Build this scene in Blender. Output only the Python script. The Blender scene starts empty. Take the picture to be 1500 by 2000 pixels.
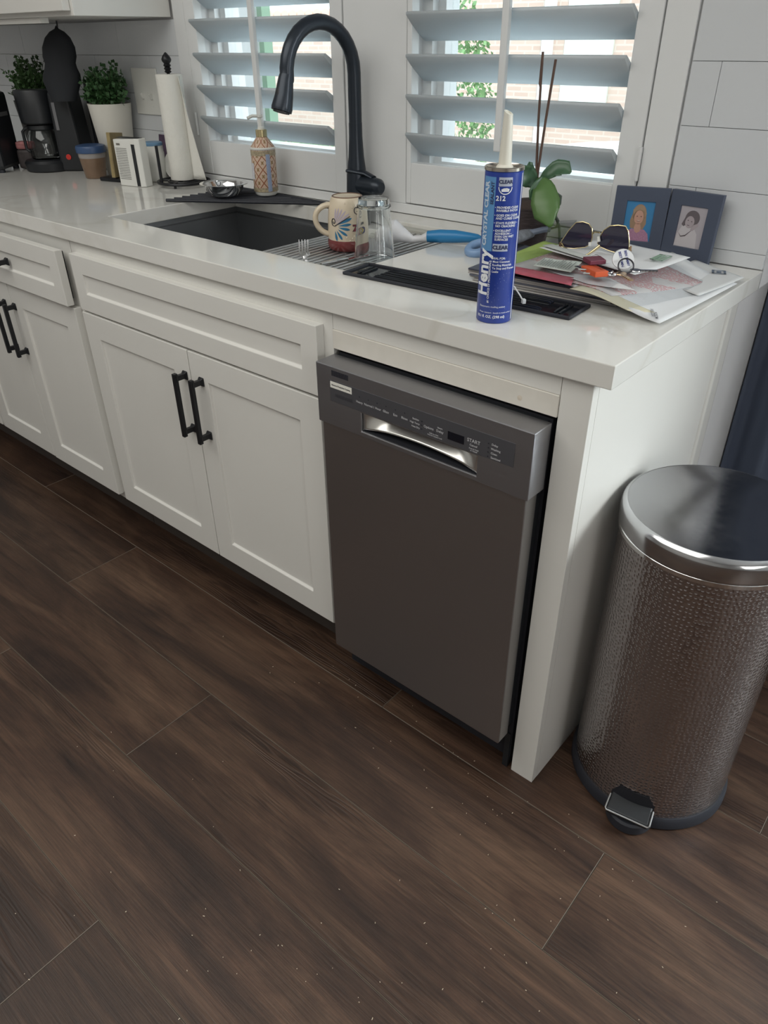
import bpy, bmesh, math, random
from mathutils import Vector, Matrix
R = math.radians
PI = math.pi
random.seed(7)
SC = bpy.context.scene
COL = SC.collection

# ------------------------------------------------------------------ camera
cam_d = bpy.data.cameras.new('camera'); cam = bpy.data.objects.new('camera', cam_d); COL.objects.link(cam)
yaw, pitch, roll, FPX = -0.7144, -0.5751, -0.0099, 1428.7
f = Vector((math.sin(yaw)*math.cos(pitch), math.cos(yaw)*math.cos(pitch), math.sin(pitch)))
rt = f.cross(Vector((0, 0, 1))).normalized(); up = rt.cross(f)
r2 = rt*math.cos(roll)+up*math.sin(roll); u2 = -rt*math.sin(roll)+up*math.cos(roll)
M = Matrix((r2, u2, -f)).transposed().to_4x4(); M.translation = Vector((0.402, -0.9172, 1.2861))
cam.matrix_world = M
cam_d.sensor_fit = 'VERTICAL'; cam_d.sensor_height = 24.0; cam_d.lens = 24.0*FPX/2000.0
cam_d.clip_start = 0.02; cam_d.clip_end = 100
SC.camera = cam

# ------------------------------------------------------------------ world, sun, lights, exposure
world = bpy.data.worlds.new('world'); SC.world = world; world.use_nodes = True
bg = world.node_tree.nodes['Background']
bg.inputs[0].default_value = (0.78, 0.90, 1.0, 1); bg.inputs[1].default_value = 3.2
sun_d = bpy.data.lights.new('sun', 'SUN'); sun = bpy.data.objects.new('sun', sun_d); COL.objects.link(sun)
sun_d.energy = 3.2; sun_d.angle = R(1); sun_d.color = (1, .95, .88)
sun.rotation_euler = Vector((-0.45, 0.60, -0.80)).to_track_quat('-Z', 'Y').to_euler()

def area(name, loc, target, sx, sy, power, color):
    d = bpy.data.lights.new(name, 'AREA'); d.shape = 'RECTANGLE'; d.size = sx; d.size_y = sy
    d.energy = power; d.color = color
    o = bpy.data.objects.new(name, d); COL.objects.link(o); o.location = loc
    o.rotation_euler = (Vector(target)-Vector(loc)).to_track_quat('-Z', 'Y').to_euler()
    return o
area('ceiling_fill', (-0.9, -1.5, 2.40), (-0.9, -1.5, 0), 2.6, 2.0, 44, (1.0, .985, .93))  # broad area light added under the ceiling to fill the room
area('patio_door_daylight', (1.95, 1.22, 1.68), (.0, .15, .55), 1.0, .8, 80, (.97, .99, 1.0))
area('side_fill', (2.93, -1.1, 1.45), (0, -.2, .5), 1.5, 1.2, 26, (1.0, .97, .93))  # fill light added from the right to lift the end panel side
SC.view_settings.view_transform = 'Standard'; SC.view_settings.look = 'None'
SC.view_settings.gamma = 1; SC.view_settings.exposure = 0.0; SC.view_settings.use_curve_mapping = False

# ------------------------------------------------------------------ material helpers
def mat(name, col, rough=.5, metal=0.0, **k):
    m = bpy.data.materials.new(name); m.use_nodes = True
    nt = m.node_tree; b = nt.nodes['Principled BSDF']
    b.inputs['Base Color'].default_value = (*col, 1); b.inputs['Roughness'].default_value = rough
    b.inputs['Metallic'].default_value = metal
    for kk, v in k.items():
        if kk in ('bump', 'vary', 'bscale', 'stretch'): continue
        b.inputs[kk].default_value = v
    N = nt.nodes.new; L = nt.links.new
    sc = k.get('bscale', 60)
    if 'bump' in k or 'vary' in k:
        tc = N('ShaderNodeTexCoord'); mp = N('ShaderNodeMapping'); mp.inputs['Scale'].default_value = k.get('stretch', (1, 1, 1))
        no = N('ShaderNodeTexNoise'); no.inputs['Scale'].default_value = sc; no.inputs['Detail'].default_value = 4
        L(tc.outputs['Object'], mp.inputs[0]); L(mp.outputs[0], no.inputs[0])
        if 'bump' in k:
            bp = N('ShaderNodeBump'); bp.inputs['Strength'].default_value = k['bump']; bp.inputs['Distance'].default_value = .002
            L(no.outputs[0], bp.inputs['Height']); L(bp.outputs[0], b.inputs['Normal'])
        if 'vary' in k:
            mx = N('ShaderNodeMix'); mx.data_type = 'RGBA'
            mx.inputs[6].default_value = (*[c*(1-k['vary']) for c in col], 1)
            mx.inputs[7].default_value = (*[min(1, c*(1+k['vary'])) for c in col], 1)
            L(no.outputs[0], mx.inputs[0]); L(mx.outputs[2], b.inputs['Base Color'])
    return m

def ramp(nt, pts):
    r = nt.nodes.new('ShaderNodeValToRGB'); e = r.color_ramp.elements
    while len(e) < len(pts): e.new(.5)
    for i, (p, c) in enumerate(pts): e[i].position = p; e[i].color = (*c, 1)
    return r

H = .914          # worktop height
WHITE = mat('cabinet_paint', (.70, .69, .655), .42, vary=.03, bscale=5)
WALLP = mat('wall_paint', (.68, .68, .68), .6, bump=.05, bscale=150)
SHUT = mat('shutter_paint', (.74, .75, .75), .38)
LOUV = bpy.data.materials.new('louver_polymer'); LOUV.use_nodes = True; _n = LOUV.node_tree; _b = _n.nodes['Principled BSDF']
_b.inputs['Base Color'].default_value = (.74, .76, .77, 1); _b.inputs['Roughness'].default_value = .4
_t = _n.nodes.new('ShaderNodeBsdfTranslucent'); _t.inputs[0].default_value = (.66, .74, .78, 1); _m = _n.nodes.new('ShaderNodeMixShader'); _m.inputs[0].default_value = .38
_n.links.new(_b.outputs[0], _m.inputs[1]); _n.links.new(_t.outputs[0], _m.inputs[2]); _n.links.new(_m.outputs[0], _n.nodes['Material Output'].inputs[0])
TILE = mat('glazed_tile', (.63, .65, .67), .22)
GROUT = mat('grout', (.60, .60, .61), .8)
BLACK = mat('black_metal', (.012, .013, .016), .38, .3)
FAUC = mat('matte_black_finish', (.026, .034, .046), .32, .4)
BLKPL = mat('black_plastic', (.012, .014, .017), .45)
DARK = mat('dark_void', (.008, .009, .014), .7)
RUBBER = mat('black_rubber', (.018, .02, .028), .6)
STEEL = mat('brushed_steel', (.62, .62, .62), .34, .9)
CHROME = mat('chrome', (.8, .8, .8), .08, 1)
GOLD = mat('gold_metal', (.74, .62, .36), .25, 1)
WPLAS = mat('white_plastic', (.72, .72, .68), .35)
PAPER = mat('white_paper', (.68, .69, .70), .7, vary=.02, bscale=20)
CERAM = mat('cream_ceramic', (.62, .53, .40), .3)
INK = mat('black_ink', (.02, .02, .03), .6)
WINK = mat('white_ink', (.75, .77, .80), .5)
CURT = mat('navy_fabric', (.085, .105, .155), .7, bump=.2, bscale=300, stretch=(1, 1, .05))

def wood():
    m = bpy.data.materials.new('wood_plank'); m.use_nodes = True; nt = m.node_tree; N = nt.nodes.new; L = nt.links.new
    b = nt.nodes['Principled BSDF']; g = N('ShaderNodeNewGeometry'); oi = N('ShaderNodeObjectInfo')
    cx = N('ShaderNodeCombineXYZ'); mu = N('ShaderNodeMath'); mu.operation = 'MULTIPLY'; mu.inputs[1].default_value = 37
    mu2 = N('ShaderNodeMath'); mu2.operation = 'MULTIPLY'; mu2.inputs[1].default_value = 11
    L(oi.outputs['Random'], mu.inputs[0]); L(oi.outputs['Random'], mu2.inputs[0]); L(mu.outputs[0], cx.inputs[0]); L(mu2.outputs[0], cx.inputs[1]); L(mu.outputs[0], cx.inputs[2])
    ad = N('ShaderNodeVectorMath'); L(g.outputs['Position'], ad.inputs[0]); L(cx.outputs[0], ad.inputs[1])
    def noise(scale, st, det=4, dist=0.0, rough=.5):
        mp = N('ShaderNodeMapping'); mp.inputs['Scale'].default_value = st; L(ad.outputs[0], mp.inputs[0])
        n = N('ShaderNodeTexNoise'); n.inputs['Scale'].default_value = scale; n.inputs['Detail'].default_value = det
        n.inputs['Distortion'].default_value = dist; n.inputs['Roughness'].default_value = rough; L(mp.outputs[0], n.inputs[0]); return n
    big = noise(2.6, (.75, 3.0, 1), 7, .8, .62)
    streak = noise(16, (.13, 1.9, 1), 8, .8, .72)
    fine = noise(120, (.07, 2.4, 1), 6, .3, .7)
    saw = noise(60, (1.8, .35, 1), 2)
    # cathedral grain: distorted bands
    mp = N('ShaderNodeMapping'); mp.inputs['Scale'].default_value = (.28, 3.0, 1); L(ad.outputs[0], mp.inputs[0])
    w = N('ShaderNodeTexWave'); w.bands_direction = 'Y'; w.inputs['Scale'].default_value = 9; w.inputs['Distortion'].default_value = 22
    w.inputs['Detail'].default_value = 2.5; w.inputs['Detail Scale'].default_value = 1.1; L(mp.outputs[0], w.inputs[0])
    r1 = ramp(nt, [(.30, (.026, .0150, .0115)), (.47, (.052, .029, .0195)), (.66, (.092, .055, .036))]); L(big.outputs[0], r1.inputs[0])
    r2 = ramp(nt, [(.32, (.45, .44, .45)), (.50, (.92, .90, .88)), (.68, (1.35, 1.30, 1.25))]); L(streak.outputs[0], r2.inputs[0])
    m1 = N('ShaderNodeMix'); m1.data_type = 'RGBA'; m1.blend_type = 'MULTIPLY'; m1.inputs[0].default_value = .85
    L(r1.outputs[0], m1.inputs[6]); L(r2.outputs[0], m1.inputs[7])
    # wave only in dark patches
    r3 = ramp(nt, [(.0, (.55, .55, .58)), (.30, (1, 1, 1))]); L(w.outputs[0], r3.inputs[0])
    pm = noise(1.7, (.7, 2.6, 1), 2); rp = ramp(nt, [(.54, (0, 0, 0)), (.66, (1, 1, 1))]); L(pm.outputs[0], rp.inputs[0])
    m2 = N('ShaderNodeMix'); m2.data_type = 'RGBA'; m2.blend_type = 'MULTIPLY'
    L(rp.outputs[0], m2.inputs[0]); L(m1.outputs[2], m2.inputs[6]); L(r3.outputs[0], m2.inputs[7])
    r4 = ramp(nt, [(.3, (.58, .58, .58)), (.64, (1.28, 1.26, 1.24))]); L(fine.outputs[0], r4.inputs[0])
    m3 = N('ShaderNodeMix'); m3.data_type = 'RGBA'; m3.blend_type = 'MULTIPLY'; m3.inputs[0].default_value = .8
    L(m2.outputs[2], m3.inputs[6]); L(r4.outputs[0], m3.inputs[7])
    # plank tint
    hs = N('ShaderNodeHueSaturation'); hs.inputs['Saturation'].default_value = 1.0
    mr = N('ShaderNodeMapRange'); mr.inputs[3].default_value = .85; mr.inputs[4].default_value = 1.2; L(oi.outputs['Random'], mr.inputs[0]); L(mr.outputs[0], hs.inputs['Value'])
    L(m3.outputs[2], hs.inputs['Color']); L(hs.outputs[0], b.inputs['Base Color'])
    b.inputs['Roughness'].default_value = .40; b.inputs['Specular IOR Level'].default_value = .4
    h = N('ShaderNodeMath'); h.operation = 'ADD'; L(fine.outputs[0], h.inputs[0])
    wm = N('ShaderNodeMath'); wm.operation = 'MULTIPLY'; L(w.outputs[0], wm.inputs[0]); L(rp.outputs[0], wm.inputs[1]); L(wm.outputs[0], h.inputs[1])
    bp = N('ShaderNodeBump'); bp.inputs['Strength'].default_value = .55; bp.inputs['Distance'].default_value = .0012
    L(h.outputs[0], bp.inputs['Height']); L(bp.outputs[0], b.inputs['Normal'])
    return m
WOOD = wood()
SEAM = mat('plank_core', (.14, .11, .085), .6)

def quartz():
    m = bpy.data.materials.new('veined_quartz'); m.use_nodes = True; nt = m.node_tree; N = nt.nodes.new; L = nt.links.new
    b = nt.nodes['Principled BSDF']; g = N('ShaderNodeNewGeometry')
    n = N('ShaderNodeTexNoise'); n.inputs['Scale'].default_value = 1.5; n.inputs['Detail'].default_value = 7; n.inputs['Distortion'].default_value = .8
    L(g.outputs['Position'], n.inputs[0])
    r = ramp(nt, [(.0, (.70, .69, .655)), (.480, (.70, .69, .655)), (.5, (.645, .63, .585)), (.52, (.70, .69, .655)), (1, (.715, .705, .67))]); L(n.outputs[0], r.inputs[0])
    L(r.outputs[0], b.inputs['Base Color']); b.inputs['Roughness'].default_value = .085; b.inputs['IOR'].default_value = 1.62
    return m
QUARTZ = quartz()

def steelm(name, col, rough, stretch, strength=.04):
    m = mat(name, col, rough, 1.0); nt = m.node_tree; N = nt.nodes.new; L = nt.links.new; b = nt.nodes['Principled BSDF']
    tc = N('ShaderNodeTexCoord'); mp = N('ShaderNodeMapping'); mp.inputs['Scale'].default_value = stretch
    n = N('ShaderNodeTexNoise'); n.inputs['Scale'].default_value = 1; n.inputs['Detail'].default_value = 3
    L(tc.outputs['Object'], mp.inputs[0]); L(mp.outputs[0], n.inputs[0])
    mr = N('ShaderNodeMapRange'); mr.inputs[3].default_value = rough-.05; mr.inputs[4].default_value = rough+.1
    L(n.outputs[0], mr.inputs[0]); L(mr.outputs[0], b.inputs['Roughness'])
    bp = N('ShaderNodeBump'); bp.inputs['Strength'].default_value = strength; bp.inputs['Distance'].default_value = .001
    L(n.outputs[0], bp.inputs['Height']); L(bp.outputs[0], b.inputs['Normal'])
    return m
DWST = steelm('dishwasher_steel', (.40, .39, .39), .36, (4, 4, 900))
DWPN = steelm('console_steel', (.36, .36, .38), .42, (4, 4, 600), .02)
SINKM = steelm('sink_steel', (.30, .31, .32), .42, (3, 500, 3))

def hammered():
    m = mat('hammered_steel', (.46, .43, .43), .17, 1.0); nt = m.node_tree; N = nt.nodes.new; L = nt.links.new; b = nt.nodes['Principled BSDF']
    uv = N('ShaderNodeUVMap'); v = N('ShaderNodeTexVoronoi'); v.voronoi_dimensions = '2D'; v.feature = 'F1'
    v.inputs['Scale'].default_value = 125; v.inputs['Randomness'].default_value = .45; L(uv.outputs[0], v.inputs['Vector'])
    mr = N('ShaderNodeMapRange'); mr.interpolation_type = 'SMOOTHSTEP'; mr.inputs[1].default_value = .12; mr.inputs[2].default_value = .5; mr.inputs[3].default_value = 1; mr.inputs[4].default_value = 0
    L(v.outputs['Distance'], mr.inputs[0])
    bp = N('ShaderNodeBump'); bp.inputs['Strength'].default_value = .62; bp.inputs['Distance'].default_value = .0013; bp.invert = True
    L(mr.outputs[0], bp.inputs['Height']); L(bp.outputs[0], b.inputs['Normal'])
    return m
HAMMER = hammered()

def glassm(name, col=(1, 1, 1), rough=0.0, thin=False, tint=.08):
    m = bpy.data.materials.new(name); m.use_nodes = True; nt = m.node_tree; N = nt.nodes.new; L = nt.links.new
    out = nt.nodes['Material Output']; nt.nodes.remove(nt.nodes['Principled BSDF'])
    if thin:
        t = N('ShaderNodeBsdfTransparent'); t.inputs[0].default_value = (*col, 1); gl = N('ShaderNodeBsdfGlossy'); gl.inputs['Roughness'].default_value = rough
        mx = N('ShaderNodeMixShader'); mx.inputs[0].default_value = tint
        L(t.outputs[0], mx.inputs[1]); L(gl.outputs[0], mx.inputs[2]); L(mx.outputs[0], out.inputs[0])
    else:
        gl = N('ShaderNodeBsdfGlass'); gl.inputs['Color'].default_value = (*col, 1); gl.inputs['Roughness'].default_value = rough; gl.inputs['IOR'].default_value = 1.45
        L(gl.outputs[0], out.inputs[0])
    return m
PANE = glassm('window_glass', (.96, .98, .97), 0, True)
CLEARG = glassm('clear_glass', (.97, .98, .98))
FILM = glassm('clear_film', (.90, .91, .92), .12, True)

# ------------------------------------------------------------------ mesh helpers
class MB:
    def __init__(s): s.v = []; s.f = []; s.smooth = []; s.uv = None
    def add(s, vs, fs, sm=False):
        o = len(s.v); s.v += [Vector(p) for p in vs]; s.f += [tuple(i+o for i in q) for q in fs]; s.smooth += [sm]*len(fs); return s
    def box(s, x0, x1, y0, y1, z0, z1):
        return s.add([(x0,y0,z0),(x1,y0,z0),(x1,y1,z0),(x0,y1,z0),(x0,y0,z1),(x1,y0,z1),(x1,y1,z1),(x0,y1,z1)],
                     [(0,3,2,1),(4,5,6,7),(0,1,5,4),(1,2,6,5),(2,3,7,6),(3,0,4,7)])
    def obox(s, c, sx, sy, sz, rz=0, tilt=None):
        m = MB().box(-sx/2, sx/2, -sy/2, sy/2, -sz/2, sz/2); T = Matrix.Translation(Vector(c)) @ Matrix.Rotation(rz, 4, 'Z')
        if tilt: T = T @ Matrix.Rotation(tilt[0], 4, 'X') @ Matrix.Rotation(tilt[1], 4, 'Y')
        return s.add([T @ p for p in m.v], m.f)
    def lathe(s, prof, n=40, c=(0, 0, 0), a0=0, cap=True):
        vs = []; fs = []
        for (r, z) in prof:
            for i in range(n):
                a = 2*PI*i/n+a0; vs.append((c[0]+r*math.cos(a), c[1]+r*math.sin(a), c[2]+z))
        k = len(prof)
        for j in range(k-1):
            for i in range(n):
                i2 = (i+1) % n; fs.append((j*n+i, j*n+i2, (j+1)*n+i2, (j+1)*n+i))
        if cap and prof[0][0] > 1e-6: fs.append(tuple(range(n-1, -1, -1)))
        if cap and prof[-1][0] > 1e-6: fs.append(tuple((k-1)*n+i for i in range(n)))
        return s.add(vs, fs, True)
    def tube(s, pts, rad, n=10, cap=True, flat=1.0):
        pts = [Vector(p) for p in pts]; rr = rad if isinstance(rad, (list, tuple)) else [rad]*len(pts)
        vs = []; fs = []; prev = None
        for i, p in enumerate(pts):
            t = (pts[min(i+1, len(pts)-1)]-pts[max(i-1, 0)]).normalized()
            if prev is None:
                a = Vector((0, 0, 1)) if abs(t.z) < .9 else Vector((1, 0, 0)); u = t.cross(a).normalized()
            else:
                u = (prev-t*prev.dot(t)).normalized()
            prev = u; w = t.cross(u)
            for k in range(n):
                a = 2*PI*k/n; vs.append(p+u*math.cos(a)*rr[i]+w*math.sin(a)*rr[i]*flat)
        for i in range(len(pts)-1):
            for k in range(n):
                k2 = (k+1) % n; fs.append((i*n+k, i*n+k2, (i+1)*n+k2, (i+1)*n+k))
        if cap: fs.append(tuple(range(n-1, -1, -1))); fs.append(tuple((len(pts)-1)*n+k for k in range(n)))
        return s.add(vs, fs, True)
    def poly(s, pts, th=0.0, nrm=None):
        pts = [Vector(p) for p in pts]; n = len(pts)
        if th == 0: return s.add(pts, [tuple(range(n))])
        nn = nrm or (pts[1]-pts[0]).cross(pts[2]-pts[0]).normalized()
        b = [p-nn*th for p in pts]
        return s.add(pts+b, [tuple(range(n)), tuple(range(2*n-1, n-1, -1))]+[((i+1) % n, i, n+i, n+(i+1) % n) for i in range(n)])
    def grid(s, fn, nu, nv, sm=True, th=0):
        vs = [fn(i/nu, j/nv) for j in range(nv+1) for i in range(nu+1)]; w = nu+1
        fs = [(j*w+i, j*w+i+1, (j+1)*w+i+1, (j+1)*w+i) for j in range(nv) for i in range(nu)]
        return s.add(vs, fs, sm)
    def xf(s, T): s.v = [T @ p for p in s.v]; return s
    def build(s, name, m, parent=None, bevel=0, seg=2, solid=0, sub=0, loc=None):
        o0 = ORG.get(root_of(parent), Vector((0, 0, 0))) if parent else (Vector(loc) if loc else Vector((0, 0, 0)))
        me = bpy.data.meshes.new(name); me.from_pydata([p-o0 for p in s.v], [], s.f)
        me.polygons.foreach_set('use_smooth', s.smooth); me.materials.append(m)
        bm = bmesh.new(); bm.from_mesh(me); bmesh.ops.recalc_face_normals(bm, faces=bm.faces); bm.to_mesh(me); bm.free()
        if any(s.smooth): 
            try: me.set_sharp_from_angle(angle=R(38))
            except Exception: pass
        o = bpy.data.objects.new(name, me); COL.objects.link(o)
        if parent: o.parent = parent
        elif loc: o.location = loc
        if solid: q = o.modifiers.new('solid', 'SOLIDIFY'); q.thickness = solid; q.offset = 0
        if sub: q = o.modifiers.new('sub', 'SUBSURF'); q.levels = sub; q.render_levels = sub
        if bevel: q = o.modifiers.new('bevel', 'BEVEL'); q.width = bevel; q.segments = seg; q.limit_method = 'ANGLE'; q.angle_limit = R(40)
        return o
ORG = {}
def root_of(o):
    while o and o.parent: o = o.parent
    return o
def thing(name, label, cat, loc=(0, 0, 0), group=None):
    o = bpy.data.objects.new(name, None); o.empty_display_size = .05; COL.objects.link(o); o.location = loc
    ORG[o] = Vector(loc); o['label'] = label; o['category'] = cat
    if group: o['group'] = group
    return o
def tag(o, label, cat, group=None):
    o['label'] = label; o['category'] = cat
    if group: o['group'] = group
    return o
def struct(name, mb, m, **k):
    o = mb.build(name, m, **k); o['kind'] = 'structure'; return o
def T(loc=(0, 0, 0), rz=0, rx=0, ry=0):
    return Matrix.Translation(Vector(loc)) @ Matrix.Rotation(rz, 4, 'Z') @ Matrix.Rotation(ry, 4, 'Y') @ Matrix.Rotation(rx, 4, 'X')

def text_mb(s, size, fn, align='CENTER', bold=0.0, subdiv=0, sx=1.0):
    """text outline turned into flat mesh; fn maps 2D (x, y) to a 3D point"""
    c = bpy.data.curves.new('t', 'FONT'); c.body = s; c.size = size; c.align_x = align; c.align_y = 'CENTER'; c.offset = bold; c.resolution_u = 2
    o = bpy.data.objects.new('t', c); COL.objects.link(o)
    dg = bpy.context.evaluated_depsgraph_get(); dg.update(); me = bpy.data.meshes.new_from_object(o.evaluated_get(dg))
    bpy.data.objects.remove(o); bpy.data.curves.remove(c)
    if subdiv:
        bm = bmesh.new(); bm.from_mesh(me)
        bmesh.ops.triangulate(bm, faces=bm.faces)
        bmesh.ops.subdivide_edges(bm, edges=[e for e in bm.edges if e.calc_length() > size*.25], cuts=subdiv); bm.to_mesh(me); bm.free()
    m = MB(); m.add([fn(v.co.x*sx, v.co.y) for v in me.vertices], [tuple(p.vertices) for p in me.polygons])
    bpy.data.meshes.remove(me); return m
def plane_fn(o, xd, yd, off=0):
    o = Vector(o); xd = Vector(xd).normalized(); yd = Vector(yd).normalized(); n = xd.cross(yd)*off
    return lambda x, y: o+xd*x+yd*y+n
def merge(*ms):
    m = MB()
    for q in ms: m.add(q.v, q.f); m.smooth[-len(q.f):] = q.smooth if len(q.f) else []
    return m

H = .914          # worktop height
# ================================================================== SETTING
# floor: planks laid along the cabinets
floor = struct('floor', MB().box(-3.6, 3.0, -3.2, .86, -.03, -.0035), SEAM)
PL = 1.53; PW = .228
joint = {0: .185, 1: -.366, -1: -.697, -2: -1.21, -3: -.428, 2: .394, 3: -.9, -4: -1.0, 4: 0.1}
plank_mesh = {}
for k in range(-14, 4):
    y0 = -.273+PW*k; y1 = min(y0+PW, .858)
    j = joint.get(k, random.uniform(-1.5, 0))
    x = j-PL*3
    while x < 3.0:
        xa = max(x, -3.6); xb = min(x+PL, 3.0)
        if xb-xa > .05 and y1-y0 > .02:
            w = xb-xa
            key = (round(w, 4), round(y1-y0, 4))
            if key not in plank_mesh:
                o = MB().box(.0005, w-.0005, .0005, (y1-y0)-.0005, -.0035, 0).build('plank', WOOD, bevel=0)
                bm = bmesh.new(); bm.from_mesh(o.data)
                bmesh.ops.bevel(bm, geom=[e for e in bm.edges if all(v.co.z > -.001 for v in e.verts)], offset=.0009, segments=1, affect='EDGES')
                o.data.materials.append(SEAM)
                bm.normal_update()
                for f__ in bm.faces: f__.material_index = 0 if f__.normal.z > .98 else 1
                bm.to_mesh(o.data); bm.free(); plank_mesh[key] = o
            else:
                o = plank_mesh[key].copy(); COL.objects.link(o)
            o.parent = floor; o.location = (xa, y0, 0)
        x += PL
crumb = MB()
for i in range(150):
    if i < 40: px, py = random.gauss(-.15, .25), random.gauss(-.1, .06)
    elif i < 90: px, py = random.gauss(.02, .14), random.gauss(-.55, .12)
    else: px, py = random.uniform(-.8, .5), random.uniform(-.9, 0)
    L_ = random.uniform(.0008, .0035); crumb.obox((px, py, .0007), L_, .0009, .0009, random.uniform(0, 3))
o = crumb.build('crumbs', mat('crumb', (.55, .47, .36), .8)); o['kind'] = 'stuff'; tag(o, 'pale dry crumbs scattered over the dark plank floor', 'crumbs')

# walls
SILL = .945
wb = MB()
def wallbox(m, x0, x1, z0, z1): m.box(x0, x1, .61, .74, z0, z1)
LW = (-1.60, -1.06); RW = (-.83, -.275)
wallbox(wb, -3.6, LW[0], 0, 2.45); wallbox(wb, LW[1], RW[0], 0, 2.45); wallbox(wb, RW[1], 0, 0, H-.036); wallbox(wb, RW[1], .0285, H-.0357, 2.45)
for a, b in (LW, RW): wallbox(wb, a, b, 0, 1.0); wallbox(wb, a, b, 1.95, 2.45)
wall_back = struct('wall_back', wb, WALLP)
# tiles (parts of the wall)
tz = [.9145, .941, 1.043, 1.145, 1.247, 1.349]
def tiles(x0, x1, ztop):
    for r in range(len(tz)-1):
        z0, z1 = tz[r], min(tz[r+1], ztop)
        if z1-z0 < .01: continue
        off = .152 if r % 2 else 0
        x = x1+off-.305
        xs = []
        xr = x1
        while xr > x0+.01:
            xl = max(x0, (x if x < xr-.01 else xr-.305)); xs.append((xl, xr)); xr = xl; x = xl-.305
        for a, b in xs:
            if b-a > .01: MB().box(a+.0004, b-.0004, .6015, .612, z0+.0004, z1-.0004).build('tile', TILE, wall_back, bevel=.0006, seg=1)
tz += [1.451, 1.553]
tiles(-.178, .028, 1.6)
tiles(-3.2, -1.69, 1.336)
nook = MB().box(0.0, 1.0, .86, 1.0, 0, 2.45).box(2.6, 3.0, .86, 1.0, 0, 2.45).box(1.0, 2.6, .86, 1.0, 2.05, 2.45).box(-.1, 0, .74, 1.0, 0, 2.45)
struct('wall_nook', nook, WALLP)
struct('wall_left', MB().box(-3.7, -3.6, -3.2, .74, 0, 2.45), WALLP)
struct('wall_right', MB().box(3.0, 3.1, -3.2, 1.0, 0, 2.45), WALLP)
struct('wall_front', MB().box(-3.7, 3.1, -3.3, -3.2, 0, 2.45), mat('far_room_paint', (.42, .40, .38), .7))
struct('ceiling', MB().box(-3.7, 3.1, -3.3, 1.0, 2.45, 2.55), WALLP)
# patio door beside the curtain
door = MB()
for a, b in ((1.0, 1.05), (1.77, 1.83), (2.55, 2.6)): door.box(a, b, .88, .95, 0, 2.05)
door.box(1.05, 2.55, .88, .95, 2.0, 2.05).box(1.05, 2.55, .88, .95, 0, .06)
d1 = struct('door_1', door, SHUT)
MB().box(1.05, 1.77, .913, .917, .06, 2.0).build('pane', PANE, d1); MB().box(1.83, 2.55, .913, .917, .06, 2.0).build('pane', PANE, d1)

# unseen window frame added on the right wall to go with the side fill
m = MB()
for a, b in ((-1.90, -1.84), (-1.13, -1.07), (-.36, -.30)): m.box(2.955, 2.999, a, b, .80, 2.10)
m.box(2.955, 2.999, -1.84, -.36, .80, .86).box(2.955, 2.999, -1.84, -.36, 2.04, 2.10)
w3 = struct('window_3', m, SHUT); MB().box(2.972, 2.976, -1.84, -.36, .86, 2.04).build('pane', PANE, w3)
# windows
def window(n, a, b):
    m = MB(); w = .028
    for q0, q1, ya, yb in ((0, w, .655, .735), (w, w+.022, .675, .725)):
        m.box(a+q0, a+q1, ya, yb, 1.0, 1.95).box(b-q1, b-q0, ya, yb, 1.0, 1.95)
        m.box(a+q1, b-q1, ya, yb, 1.0+q0*.6, 1.0+q1*.6).box(a+q1, b-q1, ya, yb, 1.95-q1, 1.95-q0)
    o = struct('window_%d' % n, m, SHUT)
    MB().box(a+w+.022, b-w-.022, .698, .702, 1.03, 1.90).build('pane', PANE, o)
    return o
window(1, LW[0]+.0, LW[1]); window(2, RW[0], RW[1])
# shutter frame round both windows = trim, lies over the wall
tr = MB()
tr.box(-1.665, -.182, .598, .61, .915, .9375)
tr.box(-1.690, -1.637, .600, .61, .9375, 2.0).box(-1.027, -.833, .601, .61, .9375, 2.0).box(-.241, -.182, .600, .61, .9375, 2.0)
struct('trim_1', tr, SHUT, bevel=.0015)
def shutter(label, xa, xb, oa, ob, hx):
    t = thing('plantation_shutter', label, 'shutter', (xa, .6, .94), 'plantation shutters')
    MB().box(xa, oa, .598, .625, .9405, 1.98).build('stile', SHUT, t, bevel=.002)
    MB().box(ob, xb, .598, .625, .9405, 1.98).build('stile', SHUT, t, bevel=.002)
    MB().box(oa, ob, .599, .625, .9405, 1.032).build('rail', SHUT, t, bevel=.0015)
    MB().box(oa, ob, .599, .625, 1.90, 1.98).build('rail', SHUT, t)
    # louvre: elliptical-section blade, room edge up
    prof = [(-.0455, 0), (-.042, .0045), (-.02, .0066), (.02, .0066), (.042, .0045), (.0455, 0), (.042, -.0035), (.02, -.0055), (-.02, -.0055), (-.042, -.0035)]
    a = R(-35); c, s = math.cos(a), math.sin(a); n = len(prof); first = None
    z = 1.0715
    while z < 1.88:
        if first is None:
            vs = []
            for xx in (oa+.001, ob-.001):
                for (p, q) in prof: vs.append((xx, .612+p*c-q*s, z+p*s+q*c))
            m = MB(); m.add(vs, [tuple(range(n)), tuple(range(2*n-1, n-1, -1))]+[(i, (i+1) % n, n+(i+1) % n, n+i) for i in range(n)])
            first = m.build('louver', LOUV, t); z0 = z; first.data.polygons.foreach_set('use_smooth', [False]*2+[True]*n)
        else:
            o = first.copy(); COL.objects.link(o); o.parent = t; o.location = (0, 0, z-z0)
        z += .0783
    MB().box(hx-.0085, hx+.0085, .559, .5715, 1.078, 1.90).build('tilt_rod', SHUT, t, bevel=.003)
    return t
s1 = shutter('white plantation shutter behind the black faucet, left of the two', -1.635, -1.030, -1.590, -1.069, -1.313)
s2 = shutter('white plantation shutter behind the orchid and blue sealant tube, right of the two', -.830, -.244, -.816, -.292, -.550)
def hinge(t, x, z):
    MB().tube([(x, .595, z-.03), (x, .595, z+.03)], .004, 8).build('hinge', SHUT, t)
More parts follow.
